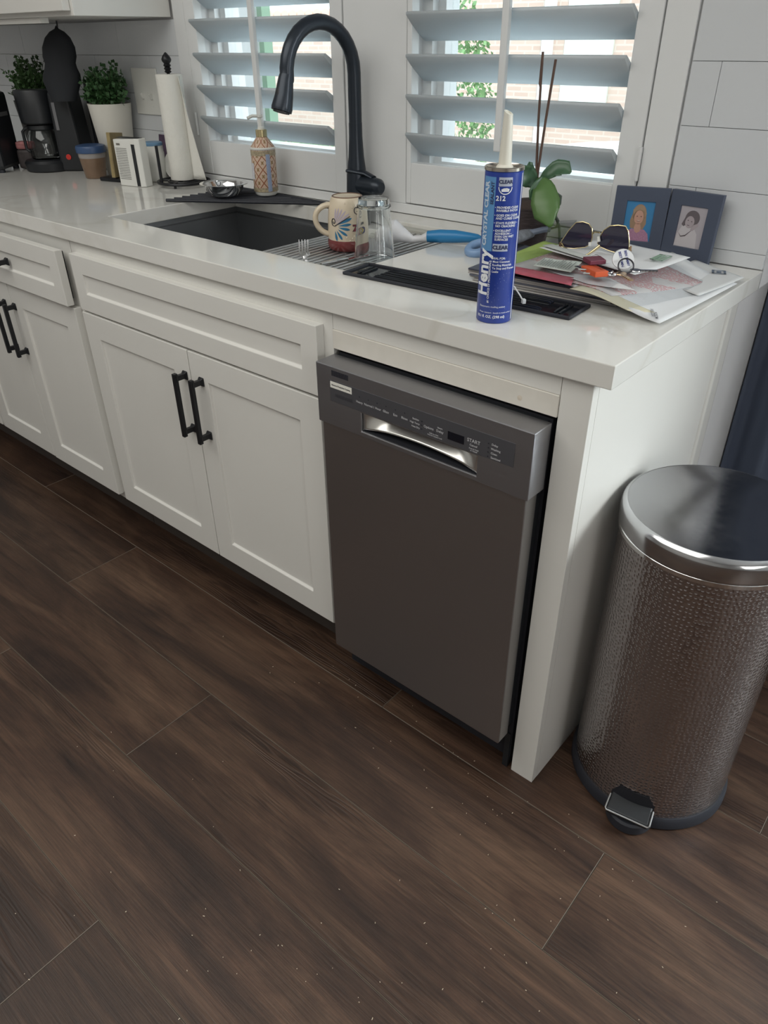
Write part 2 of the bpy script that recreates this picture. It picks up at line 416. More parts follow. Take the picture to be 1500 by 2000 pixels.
hinge(s2, -.243, 1.075); hinge(s1, -1.637, 1.075)

# curtain beyond the wall end
cu = MB()
def cf(u, v):
    x = .004+u*.93; y = .80+.022*math.sin(u*46+.6*math.sin(u*9))+.006*math.sin(u*110)
    return Vector((x, y, .012+v*2.2))
cu.grid(cf, 160, 6)
ct = thing('curtain', 'dark navy curtain hanging in folds beyond the end of the counter', 'curtain', (.45, .80, 0))
cu.build('panel', CURT, ct, solid=.003)
MB().tube([(.0, .80, 2.23), (.98, .80, 2.23)], .012, 12).build('rod', BLACK, ct)

# ================================================================== BASE CABINETS
def shaker(name, x0, x1, z0, z1, yf, parent, st=.056, mt=WHITE, th=.020):
    """flat frame with recessed centre, one mesh"""
    m = MB(); yb = yf+th; a, b, c, d = x0+st, x1-st, z0+st, z1-st; r = .006; bv = .004
    P = lambda x, y, z: (x, y, z)
    vs = [P(x0,yf,z0),P(x1,yf,z0),P(x1,yf,z1),P(x0,yf,z1), P(a,yf,c),P(b,yf,c),P(b,yf,d),P(a,yf,d),
          P(a+bv*.3,yf+r,c+bv),P(b-bv*.3,yf+r,c+bv),P(b-bv*.3,yf+r,d-bv*.3),P(a+bv*.3,yf+r,d-bv*.3), P(x0,yb,z0),P(x1,yb,z0),P(x1,yb,z1),P(x0,yb,z1)]
    fs = [(0,1,5,4),(1,2,6,5),(2,3,7,6),(3,0,4,7),(4,5,9,8),(5,6,10,9),(6,7,11,10),(7,4,8,11),(8,9,10,11),(0,12,13,1),(1,13,14,2),(2,14,15,3),(3,15,12,0),(12,15,14,13)]
    m.add(vs, fs); return m.build(name, mt, parent, bevel=.0012, seg=2)
def pull(parent, c, L_, vertical=True):
    """square bar pull with flared feet; c = centre of the bar, bar stands .03 off the door"""
    m = MB(); w = .0052
    def frustum(m, ce, yb, yf):
        h = L_/2-.012
        for s in (-1, 1):
            pos = (ce[0], ce[2]+s*h) if vertical else (ce[0]+s*h, ce[2])
            rings = [(yb, .0105), (yb-.003, .0095), (yb-.008, .0062), (yf+.006, .0062), (yf, .0085)]
            vs = []
            for (y, hw) in rings: vs += [(pos[0]-hw*.8, y, pos[1]-hw), (pos[0]+hw*.8, y, pos[1]-hw), (pos[0]+hw*.8, y, pos[1]+hw), (pos[0]-hw*.8, y, pos[1]+hw)]
            fs = [(0,1,2,3), (19,18,17,16)]
            for i in range(4):
                for k in range(4): fs.append((i*4+k, i*4+(k+1) % 4, (i+1)*4+(k+1) % 4, (i+1)*4+k))
            m.add(vs, fs)
    yb = c[1]+.028; frustum(m, c, yb, c[1]-.002)
    if vertical: m.box(c[0]-w, c[0]+w, c[1]-.006, c[1]+.004, c[2]-L_/2, c[2]+L_/2)
    else: m.box(c[0]-L_/2, c[0]+L_/2, c[1]-.006, c[1]+.004, c[2]-w, c[2]+w)
    return m.build('handle', BLACK, parent, bevel=.0012, seg=2)

def cab(label, x0, x1):
    t = thing('base_cabinet', label, 'cabinet', ((x0+x1)/2, 0, 0), 'white shaker base cabinets')
    MB().box(x0, x1, 0, .019, .118, .8775).build('face_frame', WHITE, t, bevel=.0008)
    MB().box(x0, x0+.016, .019, .585, .118, .640).box(x1-.016, x1, .019, .585, .118, .640).box(x0+.016, x1-.016, .019, .585, .118, .134).box(x0+.016, x1-.016, .575, .585, .134, .8775).build('carcass', WHITE, t)
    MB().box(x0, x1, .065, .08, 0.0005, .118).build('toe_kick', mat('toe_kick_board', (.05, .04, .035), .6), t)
    return t
sc = cab('white shaker sink cabinet with two doors under the sink', -1.412, -.5115)
shaker('false_front', -1.392, -.535, .7116, .850, -.020, sc, st=.045)
dL = shaker('door', -1.392, -.9555, .141, .7055, -.020, sc, st=.062); dR = shaker('door', -.9525, -.535, .141, .7055, -.020, sc, st=.062)
pull(dL, (-.973, -.048, .575), .158); pull(dR, (-.913, -.048, .575), .158)
cc = cab('white shaker cabinet with a drawer ajar, left of the sink cabinet', -2.160, -1.4145)
dL = shaker('door', -2.150, -1.8005, .143, .7055, -.021, cc, st=.062); dR = shaker('door', -1.7975, -1.428, .141, .7055, -.021, cc, st=.062)
pull(dL, (-1.842, -.049, .575), .158); pull(dR, (-1.782, -.049, .575), .158)
dr = shaker('drawer', -2.150, -1.430, .7135, .852, -.036, cc, st=.045)
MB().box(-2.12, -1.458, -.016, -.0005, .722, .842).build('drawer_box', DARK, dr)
pull(dr, (-1.775, -.064, .783), .150, False)
c3 = cab('white shaker cabinet at the left edge of the frame', -2.90, -2.1625)
dd = shaker('door', -2.52, -2.168, .143, .7055, -.021, c3, st=.062); pull(dd, (-2.485, -.049, .575), .158)
dd = shaker('drawer', -2.88, -2.168, .7135, .852, -.021, c3, st=.045)
dd = shaker('door', -2.88, -2.525, .143, .7055, -.021, c3, st=.062)

# end panel of the run
ep = thing('end_panel', 'white end panel and post closing the right end of the counter run', 'panel', (0, .3, 0))
MB().box(-.0497, 0, 0, .02, 0.0005, .8775).build('post', WHITE, ep, bevel=.001)
MB().box(-.016, 0, .02, .545, 0.0005, .8775).build('side_panel', WHITE, ep)
# rounded batten and filler strip reaching the wall end
MB().lathe([(.011, 0.0005), (.011, .877)], 20, (-.006, .556, 0)).build('batten', WHITE, ep)

MB().box(-.016, .0, .568, .609, 0.0005, .8775).build('filler_strip', WHITE, ep)
# rail over the dishwasher
rl = thing('rail_board', 'white filler rail between the worktop and the dishwasher', 'filler board', (-.28, 0, .84))
MB().box(-.5105, -.0503, 0, .019, .8455, .8775).build('upper_strip', WHITE, rl)
MB().box(-.5105, -.0503, -.0025, .017, .8095, .8448).build('lower_strip', mat('unpainted_filler', (.66, .63, .57), .55, vary=.08, bscale=30), rl, bevel=.001)
MB().lathe([(.0, -.0003), (.0045, 0), (0, .0006)], 10, (0, 0, 0)).xf(T((-.115, -.0027, .8235), rx=PI/2)).build('stain', mat('rust_smudge', (.62, .55, .46), .8), rl)

# ================================================================== WORKTOP, with sink cut-out
wt = MB(); X = [-2.95, -1.402, -.574, .0302]; Y = [-.0300, .112, .5195, .6095]
Y = [-.012, .112, .5195, .600]
Z0, Z1 = .8783, H
# top and bottom rings + outer and inner sides
def wtv(i, j, z): return (X[i], Y[j], z)
vs = [wtv(i, j, z) for z in (Z0, Z1) for j in range(4) for i in range(4)]
I = lambda i, j, t: t*16+j*4+i
fs = []
for j in range(3):
    for i in range(3):
        if (i, j) == (1, 1): continue
        fs.append((I(i,j,1), I(i+1,j,1), I(i+1,j+1,1), I(i,j+1,1))); fs.append((I(i,j,0), I(i,j+1,0), I(i+1,j+1,0), I(i+1,j,0)))
for i in range(3): fs.append((I(i,0,0), I(i+1,0,0), I(i+1,0,1), I(i,0,1))); fs.append((I(i,3,0), I(i,3,1), I(i+1,3,1), I(i+1,3,0)))
for j in range(3): fs.append((I(0,j,0), I(0,j,1), I(0,j+1,1), I(0,j+1,0))); fs.append((I(3,j,0), I(3,j+1,0), I(3,j+1,1), I(3,j,1)))
fs += [(I(1,1,0), I(1,1,1), I(2,1,1), I(2,1,0)), (I(1,2,0), I(2,2,0), I(2,2,1), I(1,2,1)), (I(1,1,0), I(1,2,0), I(1,2,1), I(1,1,1)), (I(2,1,0), I(2,1,1), I(2,2,1), I(2,2,0))]
wt.add(vs, fs)
o = wt.build('countertop', QUARTZ, bevel=.0016, seg=2); tag(o, 'white veined quartz countertop along the window wall', 'countertop')

# sink basin
sk = thing('sink', 'dark steel undermount sink set into the white worktop', 'sink', (-.99, .316, .65))
x0, x1, y0, y1, zb, zt = -1.41, -.566, .104, .528, .655, .8775
m = MB()
def ring(x0, x1, y0, y1, z): return [(x0,y0,z),(x1,y0,z),(x1,y1,z),(x0,y1,z)]
rings = [ring(x0-.003,x1+.003,y0-.02,y1+.02,zt), ring(x0,x1,y0,y1,zt), ring(x0,x1,y0,y1,.864), ring(x0+.011,x1-.011,y0+.011,y1-.011,.862), ring(x0+.012,x1-.012,y0+.012,y1-.012,zb+.01), ring(x0+.03,x1-.03,y0+.03,y1-.03,zb), ring(-1.03,-.95,.30,.38,zb-.004)]
vs = [p for r_ in rings for p in r_]; fs = []
for i in range(len(rings)-1):
    for k in range(4): fs.append((i*4+k, i*4+(k+1) % 4, (i+1)*4+(k+1) % 4, (i+1)*4+k))
n_ = len(rings); fs.append(((n_-1)*4, (n_-1)*4+1, (n_-1)*4+2, (n_-1)*4+3))
m.add(vs, fs); m.build('basin', SINKM, sk, solid=.0015)
MB().lathe([(.0, .0), (.03, .001), (.045, .003), (.045, .0), (.0, -.003)][::-1], 28, (-.99, .34, zb-.003)).build('drain', CHROME, sk)

# ================================================================== DISHWASHER
dw = thing('dishwasher', 'built-in dishwasher with dark stainless steel door and console', 'dishwasher', (-.28, 0, 0))
MB().box(-.503, -.058, .004, .56, .03, .803).build('tub_body', DARK, dw)
MB().box(-.49, -.075, .045, .06, .0005, .115).build('kick_plate', DARK, dw)
MB().box(-.505, -.0615, -.046, -.010, .113, .6835).build('door', DWST, dw, bevel=.003)
MB().box(-.502, -.064, -.010, .004, .13, .80).build('door_liner', BLKPL, dw)
m = MB(); cx0, cx1, cy0, cy1, cz0, cz1 = -.5075, -.0555, -.052, -.004, .684, .8005
hx0, hx1, hz0, hz1 = -.400, -.152, .694, .7305
vs = []; 
xs = [cx0, hx0, hx1, cx1]; zs = [cz0, hz0, hz1, cz1]
vs = [(x, cy0, z) for z in zs for x in xs]; fs = []
for j in range(3):
    for i in range(3):
        if (i, j) != (1, 1): fs.append((j*4+i, j*4+i+1, (j+1)*4+i+1, (j+1)*4+i))
vs += [(cx0, cy1, cz0), (cx1, cy1, cz0), (cx1, cy1, cz1), (cx0, cy1, cz1)]
fs += [(0, 16, 17, 3, 2, 1), (12, 13, 14, 15, 18, 19), (0, 4, 8, 12, 19, 16), (3, 17, 18, 15, 11, 7)]
vs += [(hx0, cy0+.030, hz0), (hx1, cy0+.030, hz0), (hx1, cy0+.03, hz1), (hx0, cy0+.03, hz1)]
fs += [(5, 6, 21, 20), (9, 23, 22, 10), (5, 20, 23, 9), (6, 10, 22, 21), (20, 21, 22, 23)]
m.add(vs, fs)
con = m.build('console', DWPN, dw, bevel=.0016)
# scoop of the pocket handle
def scoop(u, v):
    x = hx0+.0008+u*(hx1-hx0-.0016); s = math.sin(PI*min(max(u, 0), 1))
    e = min(1, (1-(2*u-1)**2)*1.6)
    d = .005+.022*e*math.cos(v*PI*.44)
    z = hz1-.001-v*(hz1-hz0-.003-.012*s**.8)
    return Vector((x, cy0+d, z))
MB().grid(scoop, 40, 10).build('pocket_handle', mat('polished_steel', (.72, .71, .68), .28, 1), con, solid=.0012)
MB().box(hx0+.001, hx1-.001, cy0+.004, cy0+.0295, hz0+.0003, hz0+.0012).build('pocket_floor', DARK, con)
MB().box(-.474, -.086, cy0-.0006, cy0+.002, .7335, .7745).build('control_panel', mat('control_panel_grey', (.085, .085, .095), .4, .3), con, bevel=.0003)
pf = lambda x, z, off=.0011: plane_fn((x, cy0-off, z), (1, 0, 0), (0, 0, 1))
txts = []
for s_, x, z, sz in (('Heavy', -.402, .751, .0062), ('Normal', -.381, .751, .0062), ('1 Hour', -.361, .751, .0062), ('Glass', -.341, .751, .0062), ('Eco', -.320, .751, .0062), ('Rinse', -.300, .751, .0062),
                     ('Sanitize', -.276, .757, .0046), ('High Temp', -.278, .750, .0046), ('Heat Dry', -.276, .743, .0046), ('Options', -.249, .750, .0062), ('Delay', -.226, .750, .0062), ('Hours', -.226, .756, .0040),
                     ('Light on when', -.238, .7415, .0032), ('Hold for Control Lock', -.236, .7380, .0032), ('START', -.160, .754, .0085), ('Cancel', -.160, .7465, .0052), ('Press & Hold', -.159, .7405, .0034), ('to Cancel', -.159, .7370, .0034),
                     ('Delay', -.121, .7600, .0050), ('Washing', -.119, .7525, .0050), ('Clean', -.1215, .7450, .0050), ('Sanitized', -.118, .7375, .0050)):
    txts.append(text_mb(s_, sz, pf(x, z), bold=.0001))
merge(*txts).build('lettering', mat('console_print', (.50, .50, .52), .5), con)['kind'] = 'stuff'
lg = text_mb('FRIGIDAIRE', .0082, pf(-.440, .7475), bold=.00035)
lg.build('logo', mat('logo_print', (.05, .05, .06), .4), con)
dots = MB()
for x in (-.402, -.381, -.361, -.341, -.320, -.300): dots.box(x-.0009, x+.0009, cy0-.0012, cy0, .7600, .7618)
for z in (.757, .750, .743): dots.box(-.2645, -.2627, cy0-.0012, cy0, z-.0009, z+.0009)
for z in (.7600, .7525, .7450, .7375): dots.box(-.1335, -.1317, cy0-.0012, cy0, z-.0009, z+.0009)
dots.box(-.2380, -.2362, cy0-.0012, cy0, .7437, .7455)
dots.build('indicator_lights', INK, con)['kind'] = 'stuff'
MB().box(-.2100, -.1785, cy0-.0012, cy0, .7425, .7565).build('display', mat('display_glass', (.006, .007, .012), .15), con)
v = MB()
for i in range(14): v.box(-.468+i*.0029, -.4664+i*.0029, cy0-.0007, cy0+.001, .7835, .7935)
v.build('vent_slots', INK, con)
MB().box(-.4720, -.4200, cy0-.0010, cy0+.001, .7605, .7725).build('sticker', mat('sticker_white', (.75, .74, .68), .5), con)
text_mb('Remove Protective Coating', .0040, plane_fn((-.446, cy0-.0014, .7665), (1, 0, 0), (0, 0, 1)), bold=.0001).build('sticker_text', INK, con)
MB().box(-.072, -.060, .0, .02, .0005, .10).build('leveling_bracket', BLKPL, dw)

# ================================================================== UPPER CABINET
uc = thing('wall_cabinet', 'white wall cabinet above the coffee maker, top left corner', 'cabinet', (-2.3, .45, 1.34))
MB().box(-2.95, -1.70, .300, .600, 1.341, 2.1).build('carcass', WHITE, uc, bevel=.001)
shaker('door', -2.20, -1.712, 1.352, 2.08, .279, uc); shaker('door', -2.69, -2.205, 1.352, 2.08, .279, uc)
MB().box(-2.95, -1.90, .310, .335, 1.328, 1.3405).build('light_rail', WHITE, uc)

# ================================================================== TRASH CAN
CX, CY = .160, .195
tc = thing('trash_can', 'hammered stainless steel pedal trash can beside the end panel', 'trash can', (CX, CY, 0))
MB().lathe([(.150, .0006), (.154, .004), (.154, .022), (.150, .030), (.146, .030)], 72, (CX, CY, 0)).build('base_ring', RUBBER, tc)
b = MB(); nseg = 96; rr = .1475; zz = [.0305, .15, .30, .45, .597]
for z in zz:
    for i in range(nseg): a = 2*PI*i/nseg; b.v.append(Vector((CX+rr*math.cos(a), CY+rr*math.sin(a), z)))
for j in range(len(zz)-1):
    for i in range(nseg): b.f.append((j*nseg+i, j*nseg+(i+1) % nseg, (j+1)*nseg+(i+1) % nseg, (j+1)*nseg+i)); b.smooth.append(True)
o = b.build('body', HAMMER, tc)
uvl = o.data.uv_layers.new(name='UVMap')
for p in o.data.polygons:
    co = [o.data.vertices[o.data.loops[l].vertex_index].co for l in p.loop_indices]
    an = [math.atan2(c.y, c.x) for c in co]
    if max(an)-min(an) > PI: an = [a+2*PI if a < 0 else a for a in an]
    for l, a, c in zip(p.loop_indices, an, co): uvl.data[l].uv = (a*rr, c.z)
MB().lathe([(.1480, .590), (.1515, .591), (.1515, .598), (.1490, .600)], 72, (CX, CY, 0)).build('rim_ring', CHROME, tc)
MB().lathe([(.1500, .602), (.1530, .603), (.1530, .628), (.1500, .636), (.1440, .640), (.1420, .6395), (.08, .6405), (0, .641)], 96, (CX, CY, 0)).build('lid', steelm('lid_steel', (.55, .555, .57), .13, (60, 60, 60), .02), tc)
# pedal towards the kitchen, in a keyhole in the body foot
pa = R(-80); ux = Vector((math.cos(pa), math.sin(pa), 0)); vx = Vector((-ux.y, ux.x, 0))
def pp(r, s, z): return Vector((CX, CY, 0))+ux*r+vx*s+Vector((0, 0, z))
def pq(name, pts, mt, bev=.001): 
    m = MB(); m.add(pts, [(0,1,2,3),(7,6,5,4),(0,4,5,1),(1,5,6,2),(2,6,7,3),(3,7,4,0)]); return m.build(name, mt, tc, bevel=bev)
m = MB(); ns = 10
cut = []
for (z, hw) in ((.0305, .042), (.058, .040), (.082, .027)):
    for i in range(ns+1):
        s = -hw+2*hw*i/ns; cut.append(pp(math.sqrt(.1483**2-s*s), s, z))
m.add(cut, [(j*(ns+1)+i, j*(ns+1)+i+1, (j+1)*(ns+1)+i+1, (j+1)*(ns+1)+i) for j in range(2) for i in range(ns)])
m.build('pedal_slot', DARK, tc, solid=.0012)
pq('pedal', [pp(.135, -.038, .040), pp(.135, .038, .040), pp(.178, .040, .030), pp(.178, -.040, .030), pp(.135, -.038, .058), pp(.135, .038, .058), pp(.178, .040, .044), pp(.178, -.040, .044)], BLKPL, .003)
MB().tube([pp(.150, -.0405, .054), pp(.178, -.0415, .0445), pp(.180, -.039, .0425), pp(.180, .039, .0425), pp(.178, .0415, .0445), pp(.150, .0405, .054)], .0018, 8).build('pedal_trim', CHROME, tc)
MB().lathe([(.041, .0006), (.044, .004), (.044, .024), (.040, .028)], 32, tuple(pp(.140, 0, 0))).build('foot_pad', RUBBER, tc)

# ================================================================== FAUCET
fc = thing('faucet', 'tall matte black gooseneck faucet behind the sink', 'faucet', (-.957, .558, H))
FX, FY = -.957, .558
MB().lathe([(.0275, H+.0003), (.0285, H+.004), (.0275, H+.010), (.0265, H+.05), (.025, H+.085), (.0195, H+.125), (.0165, H+.17), (.0163, H+.20)], 40, (FX, FY, 0)).build('body', FAUC, fc)
saz = R(-98); sd = Vector((math.cos(saz), math.sin(saz), 0))
def fp(r, z): return Vector((FX, FY, z))+sd*r
pts = [fp(0, H+.198), fp(0, 1.17), fp(0, 1.218)]
rc = .096; zc = 1.218
for i in range(1, 17): a = PI*i/16*1.02; pts.append(fp(rc-rc*math.cos(a), zc+rc*math.sin(a)*1.03))
tip = pts[-1]; pts.append(fp(2*rc+.001, 1.208))
MB().tube(pts, .0158, 24).build('spout', FAUC, fc)
hp = [fp(2*rc+.000, 1.218), fp(2*rc+.003, 1.212), fp(2*rc+.011, 1.180), fp(2*rc+.019, 1.156), fp(2*rc+.021, 1.150)]
sh = MB().tube(hp, [.0160, .0168, .0205, .0238, .0230], 28).build('spray_head', FAUC, fc)
hd = (hp[-1]-hp[0]).normalized()
MB().tube([hp[-1]-hd*.002, hp[-1]+hd*.003], .0185, 24).build('nozzle_face', BLKPL, sh)
side = sd.cross(Vector((0, 0, 1))).normalized()
m = MB().lathe([(0, .0012), (.0055, .001), (.007, 0), (.007, -.001)][::-1], 20)
B = Matrix((hd, sd.cross(hd), sd)).transposed().to_4x4()
m.xf(Matrix.Diagonal((2.0, 1, 1, 1))).xf(Matrix.Translation(hp[2]+sd*.0185+Vector((0, 0, .006))) @ B); m.build('spray_button', BLKPL, sh)
# side lever on the right
ld = Vector((1, -.06, 0)).normalized()
c0 = Vector((FX, FY, H+.062))
MB().tube([c0+ld*.010, c0+ld*.066, c0+ld*.079, c0+ld*.087], [.0215, .0215, .0195, .012], 28).build('lever_hub', FAUC, fc)
MB().tube([c0+ld*.06+Vector((0, 0, .020)), c0+ld*.03+Vector((0, 0, .028)), c0-ld*.002+Vector((0, -.024, .034)), c0-ld*.010+Vector((0, -.028, .033))], [.009, .010, .0085, .005], 14, flat=.6).build('handle', FAUC, fc)

# ================================================================== TRIANGULAR CORNER RACK, STOPPER
cr = thing('corner_rack', 'black roll-up triangular rack over the back left sink corner', 'rack', (-1.35, .46, H))
Lp, Rp, Ap = Vector((-1.445, .318, 0)), Vector((-1.070, .548, 0)), Vector((-1.445, .560, 0))
nb = 9
for i in range(nb):
    t = i/nb
    a = Lp.lerp(Ap, t); b_ = Rp.lerp(Ap, t); dd = (b_-a).normalized()
    zc = H+.0048
    MB().tube([a+Vector((0, 0, zc)), b_+Vector((0, 0, zc))], .0042, 8).build('rod', RUBBER, cr)
MB().tube([Rp+Vector((.006, .001, H+.0055)), Ap+Vector((0, 0, H+.0055))], .0054, 8).build('end_strip', RUBBER, cr)
o = MB().lathe([(.0, 0), (.022, 0), (.025, .003), (.024, .008), (.018, .010), (0, .0105)], 32, (-1.035, .550, H+.0003)).build('sink_stopper', RUBBER, loc=(-1.035, .550, H)); tag(o, 'black rubber disc between the corner rack and the faucet', 'sink stopper')

# bowl
bw = thing('metal_bowl', 'small stainless steel bowl standing on the black corner rack', 'bowl', (-1.338, .437, H+.0095))
BC = (-1.338, .437, H+.0095)
MB().lathe([(0, .001), (.027, .001), (.039, .006), (.050, .019), (.053, .031), (.0655, .0335), (.066, .0348), (.0645, .0355), (.0515, .0332), (.0485, .020), (.038, .0085), (.027, .0035), (0, .003)], 56, BC).build('bowl', CHROME, bw)

# soap bottle
SX, SY, SZ = -1.270, .527, H+.0098
sb = thing('soap_bottle', 'patterned soap pump bottle with gold collar on the corner rack', 'soap bottle', (SX, SY, SZ))
MB().lathe([(0, 0), (.026, 0), (.030, .004), (.031, .010)], 40, (SX, SY, SZ)).build('foot', WPLAS, sb)
def soapmat():
    m = mat('tile_pattern_label', (.6, .5, .4), .35); nt = m.node_tree; N = nt.nodes.new; L = nt.links.new; b = nt.nodes['Principled BSDF']
    uv = N('ShaderNodeUVMap'); sp = N('ShaderNodeSeparateXYZ'); L(uv.outputs[0], sp.inputs[0])
    def mth(op, a, b_=None, v=None):
        n = N('ShaderNodeMath'); n.operation = op; L(a, n.inputs[0])
        if b_ is not None: L(b_, n.inputs[1])
        if v is not None: n.inputs[1].default_value = v
        return n.outputs[0]
    s = mth('MULTIPLY', sp.outputs[0], v=38.0); t = mth('MULTIPLY', sp.outputs[1], v=30.0)
    p = mth('ADD', s, t); q = mth('SUBTRACT', s, t)
    fp_, fq = mth('FRACT', p), mth('FRACT', q)
    dp = mth('ABSOLUTE', mth('SUBTRACT', fp_, v=.5)); dq = mth('ABSOLUTE', mth('SUBTRACT', fq, v=.5))
    line = mth('GREATER_THAN', mth('MAXIMUM', dp, dq), v=.44)
    # four-petal flower in each diamond
    pet = mth('LESS_THAN', mth('ADD', mth('MULTIPLY', dp, dq), mth('MULTIPLY', mth('ADD', dp, dq), v=.035)), v=.017)
    fl = mth('MULTIPLY', pet, mth('LESS_THAN', mth('MAXIMUM', dp, dq), v=.30))
    m1 = N('ShaderNodeMix'); m1.data_type = 'RGBA'; L(fl, m1.inputs[0]); m1.inputs[6].default_value = (.62, .47, .36, 1); m1.inputs[7].default_value = (.30, .19, .09, 1)
    m2 = N('ShaderNodeMix'); m2.data_type = 'RGBA'; L(line, m2.inputs[0]); L(m1.outputs[2], m2.inputs[6]); m2.inputs[7].default_value = (.33, .13, .07, 1)
    L(m2.outputs[2], b.inputs['Base Color']); return m
SOAPM = soapmat()
def uvlathe(name, prof, c, mt, parent, n=56):
    o = MB().lathe(prof, n, c).build(name, mt, parent); me = o.data; uvl = me.uv_layers.new(name='UVMap')
    ox, oy = c[0]-ORG[root_of(parent)].x, c[1]-ORG[root_of(parent)].y
    for p in me.polygons:
        co = [me.vertices[me.loops[l].vertex_index].co for l in p.loop_indices]; an = [math.atan2(q.y-oy, q.x-ox) for q in co]
        if max(an)-min(an) > PI: an = [a+2*PI if a < 0 else a for a in an]
        for l, a, q in zip(p.loop_indices, an, co): uvl.data[l].uv = (a*.031, q.z)
    return o
uvlathe('body', [(.031, .010), (.0325, .013), (.0330, .110), (.0325, .113)], (SX, SY, SZ), SOAPM, sb)
MB().lathe([(.0325, .113), (.0345, .1155), (.0345, .118), (.032, .120)], 48, (SX, SY, SZ)).build('shoulder_ring', WPLAS, sb)
uvlathe('shoulder', [(.032, .120), (.0145, .143)], (SX, SY, SZ), SOAPM, sb)
band = MB()
def sbf(ang, dz, r=.0333): return Vector((SX+r*math.cos(ang), SY+r*math.sin(ang), SZ+dz))
bands = [MB(), MB()]
for k, (z0, z1) in enumerate(((.100, .112), (.011, .021))):
    bands[k].grid(lambda u, v: sbf(2*PI*u, z0+(z1-z0)*v, .03345), 56, 1)
def swirl_mat():
    return mat('border_band', (.36, .30, .20), .4, vary=.9, bscale=160)
for bb in bands: bb.build('border_band', swirl_mat(), sb)
fa = math.atan2(-.917-SY, .402-SX)   # bearing of the camera
MB().grid(lambda u, v: sbf(fa+R(10)+R(20)*u, .012+.092*v, .0336), 8, 1).build('ingredient_label', mat('blue_white_label', (.30, .36, .50), .4, vary=.8, bscale=900), sb)
MB().grid(lambda u, v: sbf(fa-R(85)+R(30)*u, .042+.04*v, .0336), 8, 1).build('front_label', mat('front_label_paper', (.62, .62, .66), .4, vary=.3, bscale=300), sb)
g = MB(); n = 24
g.lathe([(.0135, .143), (.0150, .144), (.0150, .160), (.0140, .161)], n, (SX, SY, SZ)); g.build('collar', GOLD, sb)
MB().lathe([(.009, .161), (.009, .166), (.0045, .168), (.0045, .188), (.008, .190), (.008, .195), (0, .197)], 20, (SX, SY, SZ)).tube([(SX, SY, SZ+.192), (SX-.010, SY-.018, SZ+.193), (SX-.016, SY-.030, SZ+.188)], .004, 10).build('pump', WPLAS, sb)

# ================================================================== ROLL-UP STEEL RACK AND THE DISHES
rk = thing('drying_rack', 'steel roll-up drying rack across the right side of the sink', 'rack', (-.72, .31, .9))
RZ = .8965
for i in range(18):
    x = -.868+i*.0163
    o = MB().tube([(x, .135, RZ), (x, .505, RZ)], .0034, 10).build('rod', STEEL, rk)
sil = mat('grey_silicone', (.42, .42, .38), .6)
for (yy) in (.128, .509):
    MB().box(-.876, -.5805, yy-.009, yy+.009, RZ-.007, RZ+.010).build('end_strip', sil, rk, bevel=.003)

def face_angle(x, y): return math.atan2(-.917-y, .402-x)
# mug, upside down
MX, MY, MZ = -.742, .292, RZ+.0037
mg = thing('mug', 'cream painted mug upside down on the steel drying rack', 'mug', (MX, MY, MZ))
MB().lathe([(.0375, .002), (.0395, 0), (.0425, .003), (.0445, .010), (.0440, .018), (.0425, .022)], 56, (MX, MY, MZ)).build('rim_band', mat('red_glaze', (.16, .035, .035), .25), mg)
def mugr(z):
    pr = [(.022, .0425), (.04, .0428), (.06, .0422), (.085, .0400), (.100, .0355), (.106, .0325), (.1075, .030)]
    for (a, ra), (b, rb) in zip(pr, pr[1:]):
        if z <= b: return ra+(rb-ra)*(z-a)/(b-a)
    return .03
MB().lathe([(mugr(z), z) for z in (.022, .03, .04, .05, .06, .075, .085, .092, .100, .103, .106)]+[(.031, .1068), (.029, .1062), (0, .1062)], 56, (MX, MY, MZ)).build('body', CERAM, mg)
MB().lathe([(.0318, .1045), (.0325, .1068), (.0305, .1078), (.029, .1068)], 48, (MX, MY, MZ), cap=False).build('foot_edge', mat('brown_glaze', (.16, .09, .06), .4), mg)
fm = face_angle(MX, MY)
def mpt(s, z, e=.0005):    # s: metres to the right around the mug as the camera sees it
    r = mugr(z)+e; a = fm+s/.042; return Vector((MX+r*math.cos(a), MY+r*math.sin(a), MZ+z))
hl = fm-R(86); hv = Vector((math.cos(hl), math.sin(hl), 0))
hpts = []
for i in range(15):
    a = PI*(i/14)-PI/2; hpts.append(Vector((MX, MY, MZ))+hv*(.036+.033*math.cos(a)*(1.0+.10*math.sin(a)))+Vector((0, 0, .060+.030*math.sin(a))))
MB().tube(hpts, .0070, 14, flat=.85).build('handle', CERAM, mg)
def petal(s0, z0, s1, z1, w, e):
    d = Vector((s1-s0, z1-z0)); L_ = d.length; d /= L_; nn = Vector((-d.y, d.x)); pts = []
    for i in range(9): t = i/8; pts.append((t, w*math.sin(PI*min(t, 1))**.7*(.15+.85*t)))
    m = MB(); vs = []
    for t, ww in pts:
        for sg in (1, -1): p = Vector((s0, z0))+d*(L_*t)+nn*ww*sg; vs.append(mpt(p.x, p.y, e))
    m.add(vs, [(2*i, 2*i+1, 2*i+3, 2*i+2) for i in range(8)]); return m
s0, z0 = -.030, .052
blue = merge(*[petal(s0+.009*math.cos(R(a)), z0+.009*math.sin(R(a)), s0+r_*math.cos(R(a)), z0+r_*math.sin(R(a)), .0042, .0006) for a, r_ in ((24, .043), (8, .038), (-10, .035), (-32, .034), (-56, .032), (-80, .030))])
blue.build('blue_petals', mat('blue_glaze', (.03, .16, .30), .25), mg)
lil = merge(*[petal(s0+.006*math.cos(R(a)), z0+.006*math.sin(R(a)), s0+r_*math.cos(R(a)), z0+r_*math.sin(R(a)), .0030, .0004) for a, r_ in ((38, .044), (50, .042), (62, .040), (74, .038), (86, .036))])
lil.build('lilac_petals', mat('lilac_glaze', (.44, .38, .46), .3), mg)
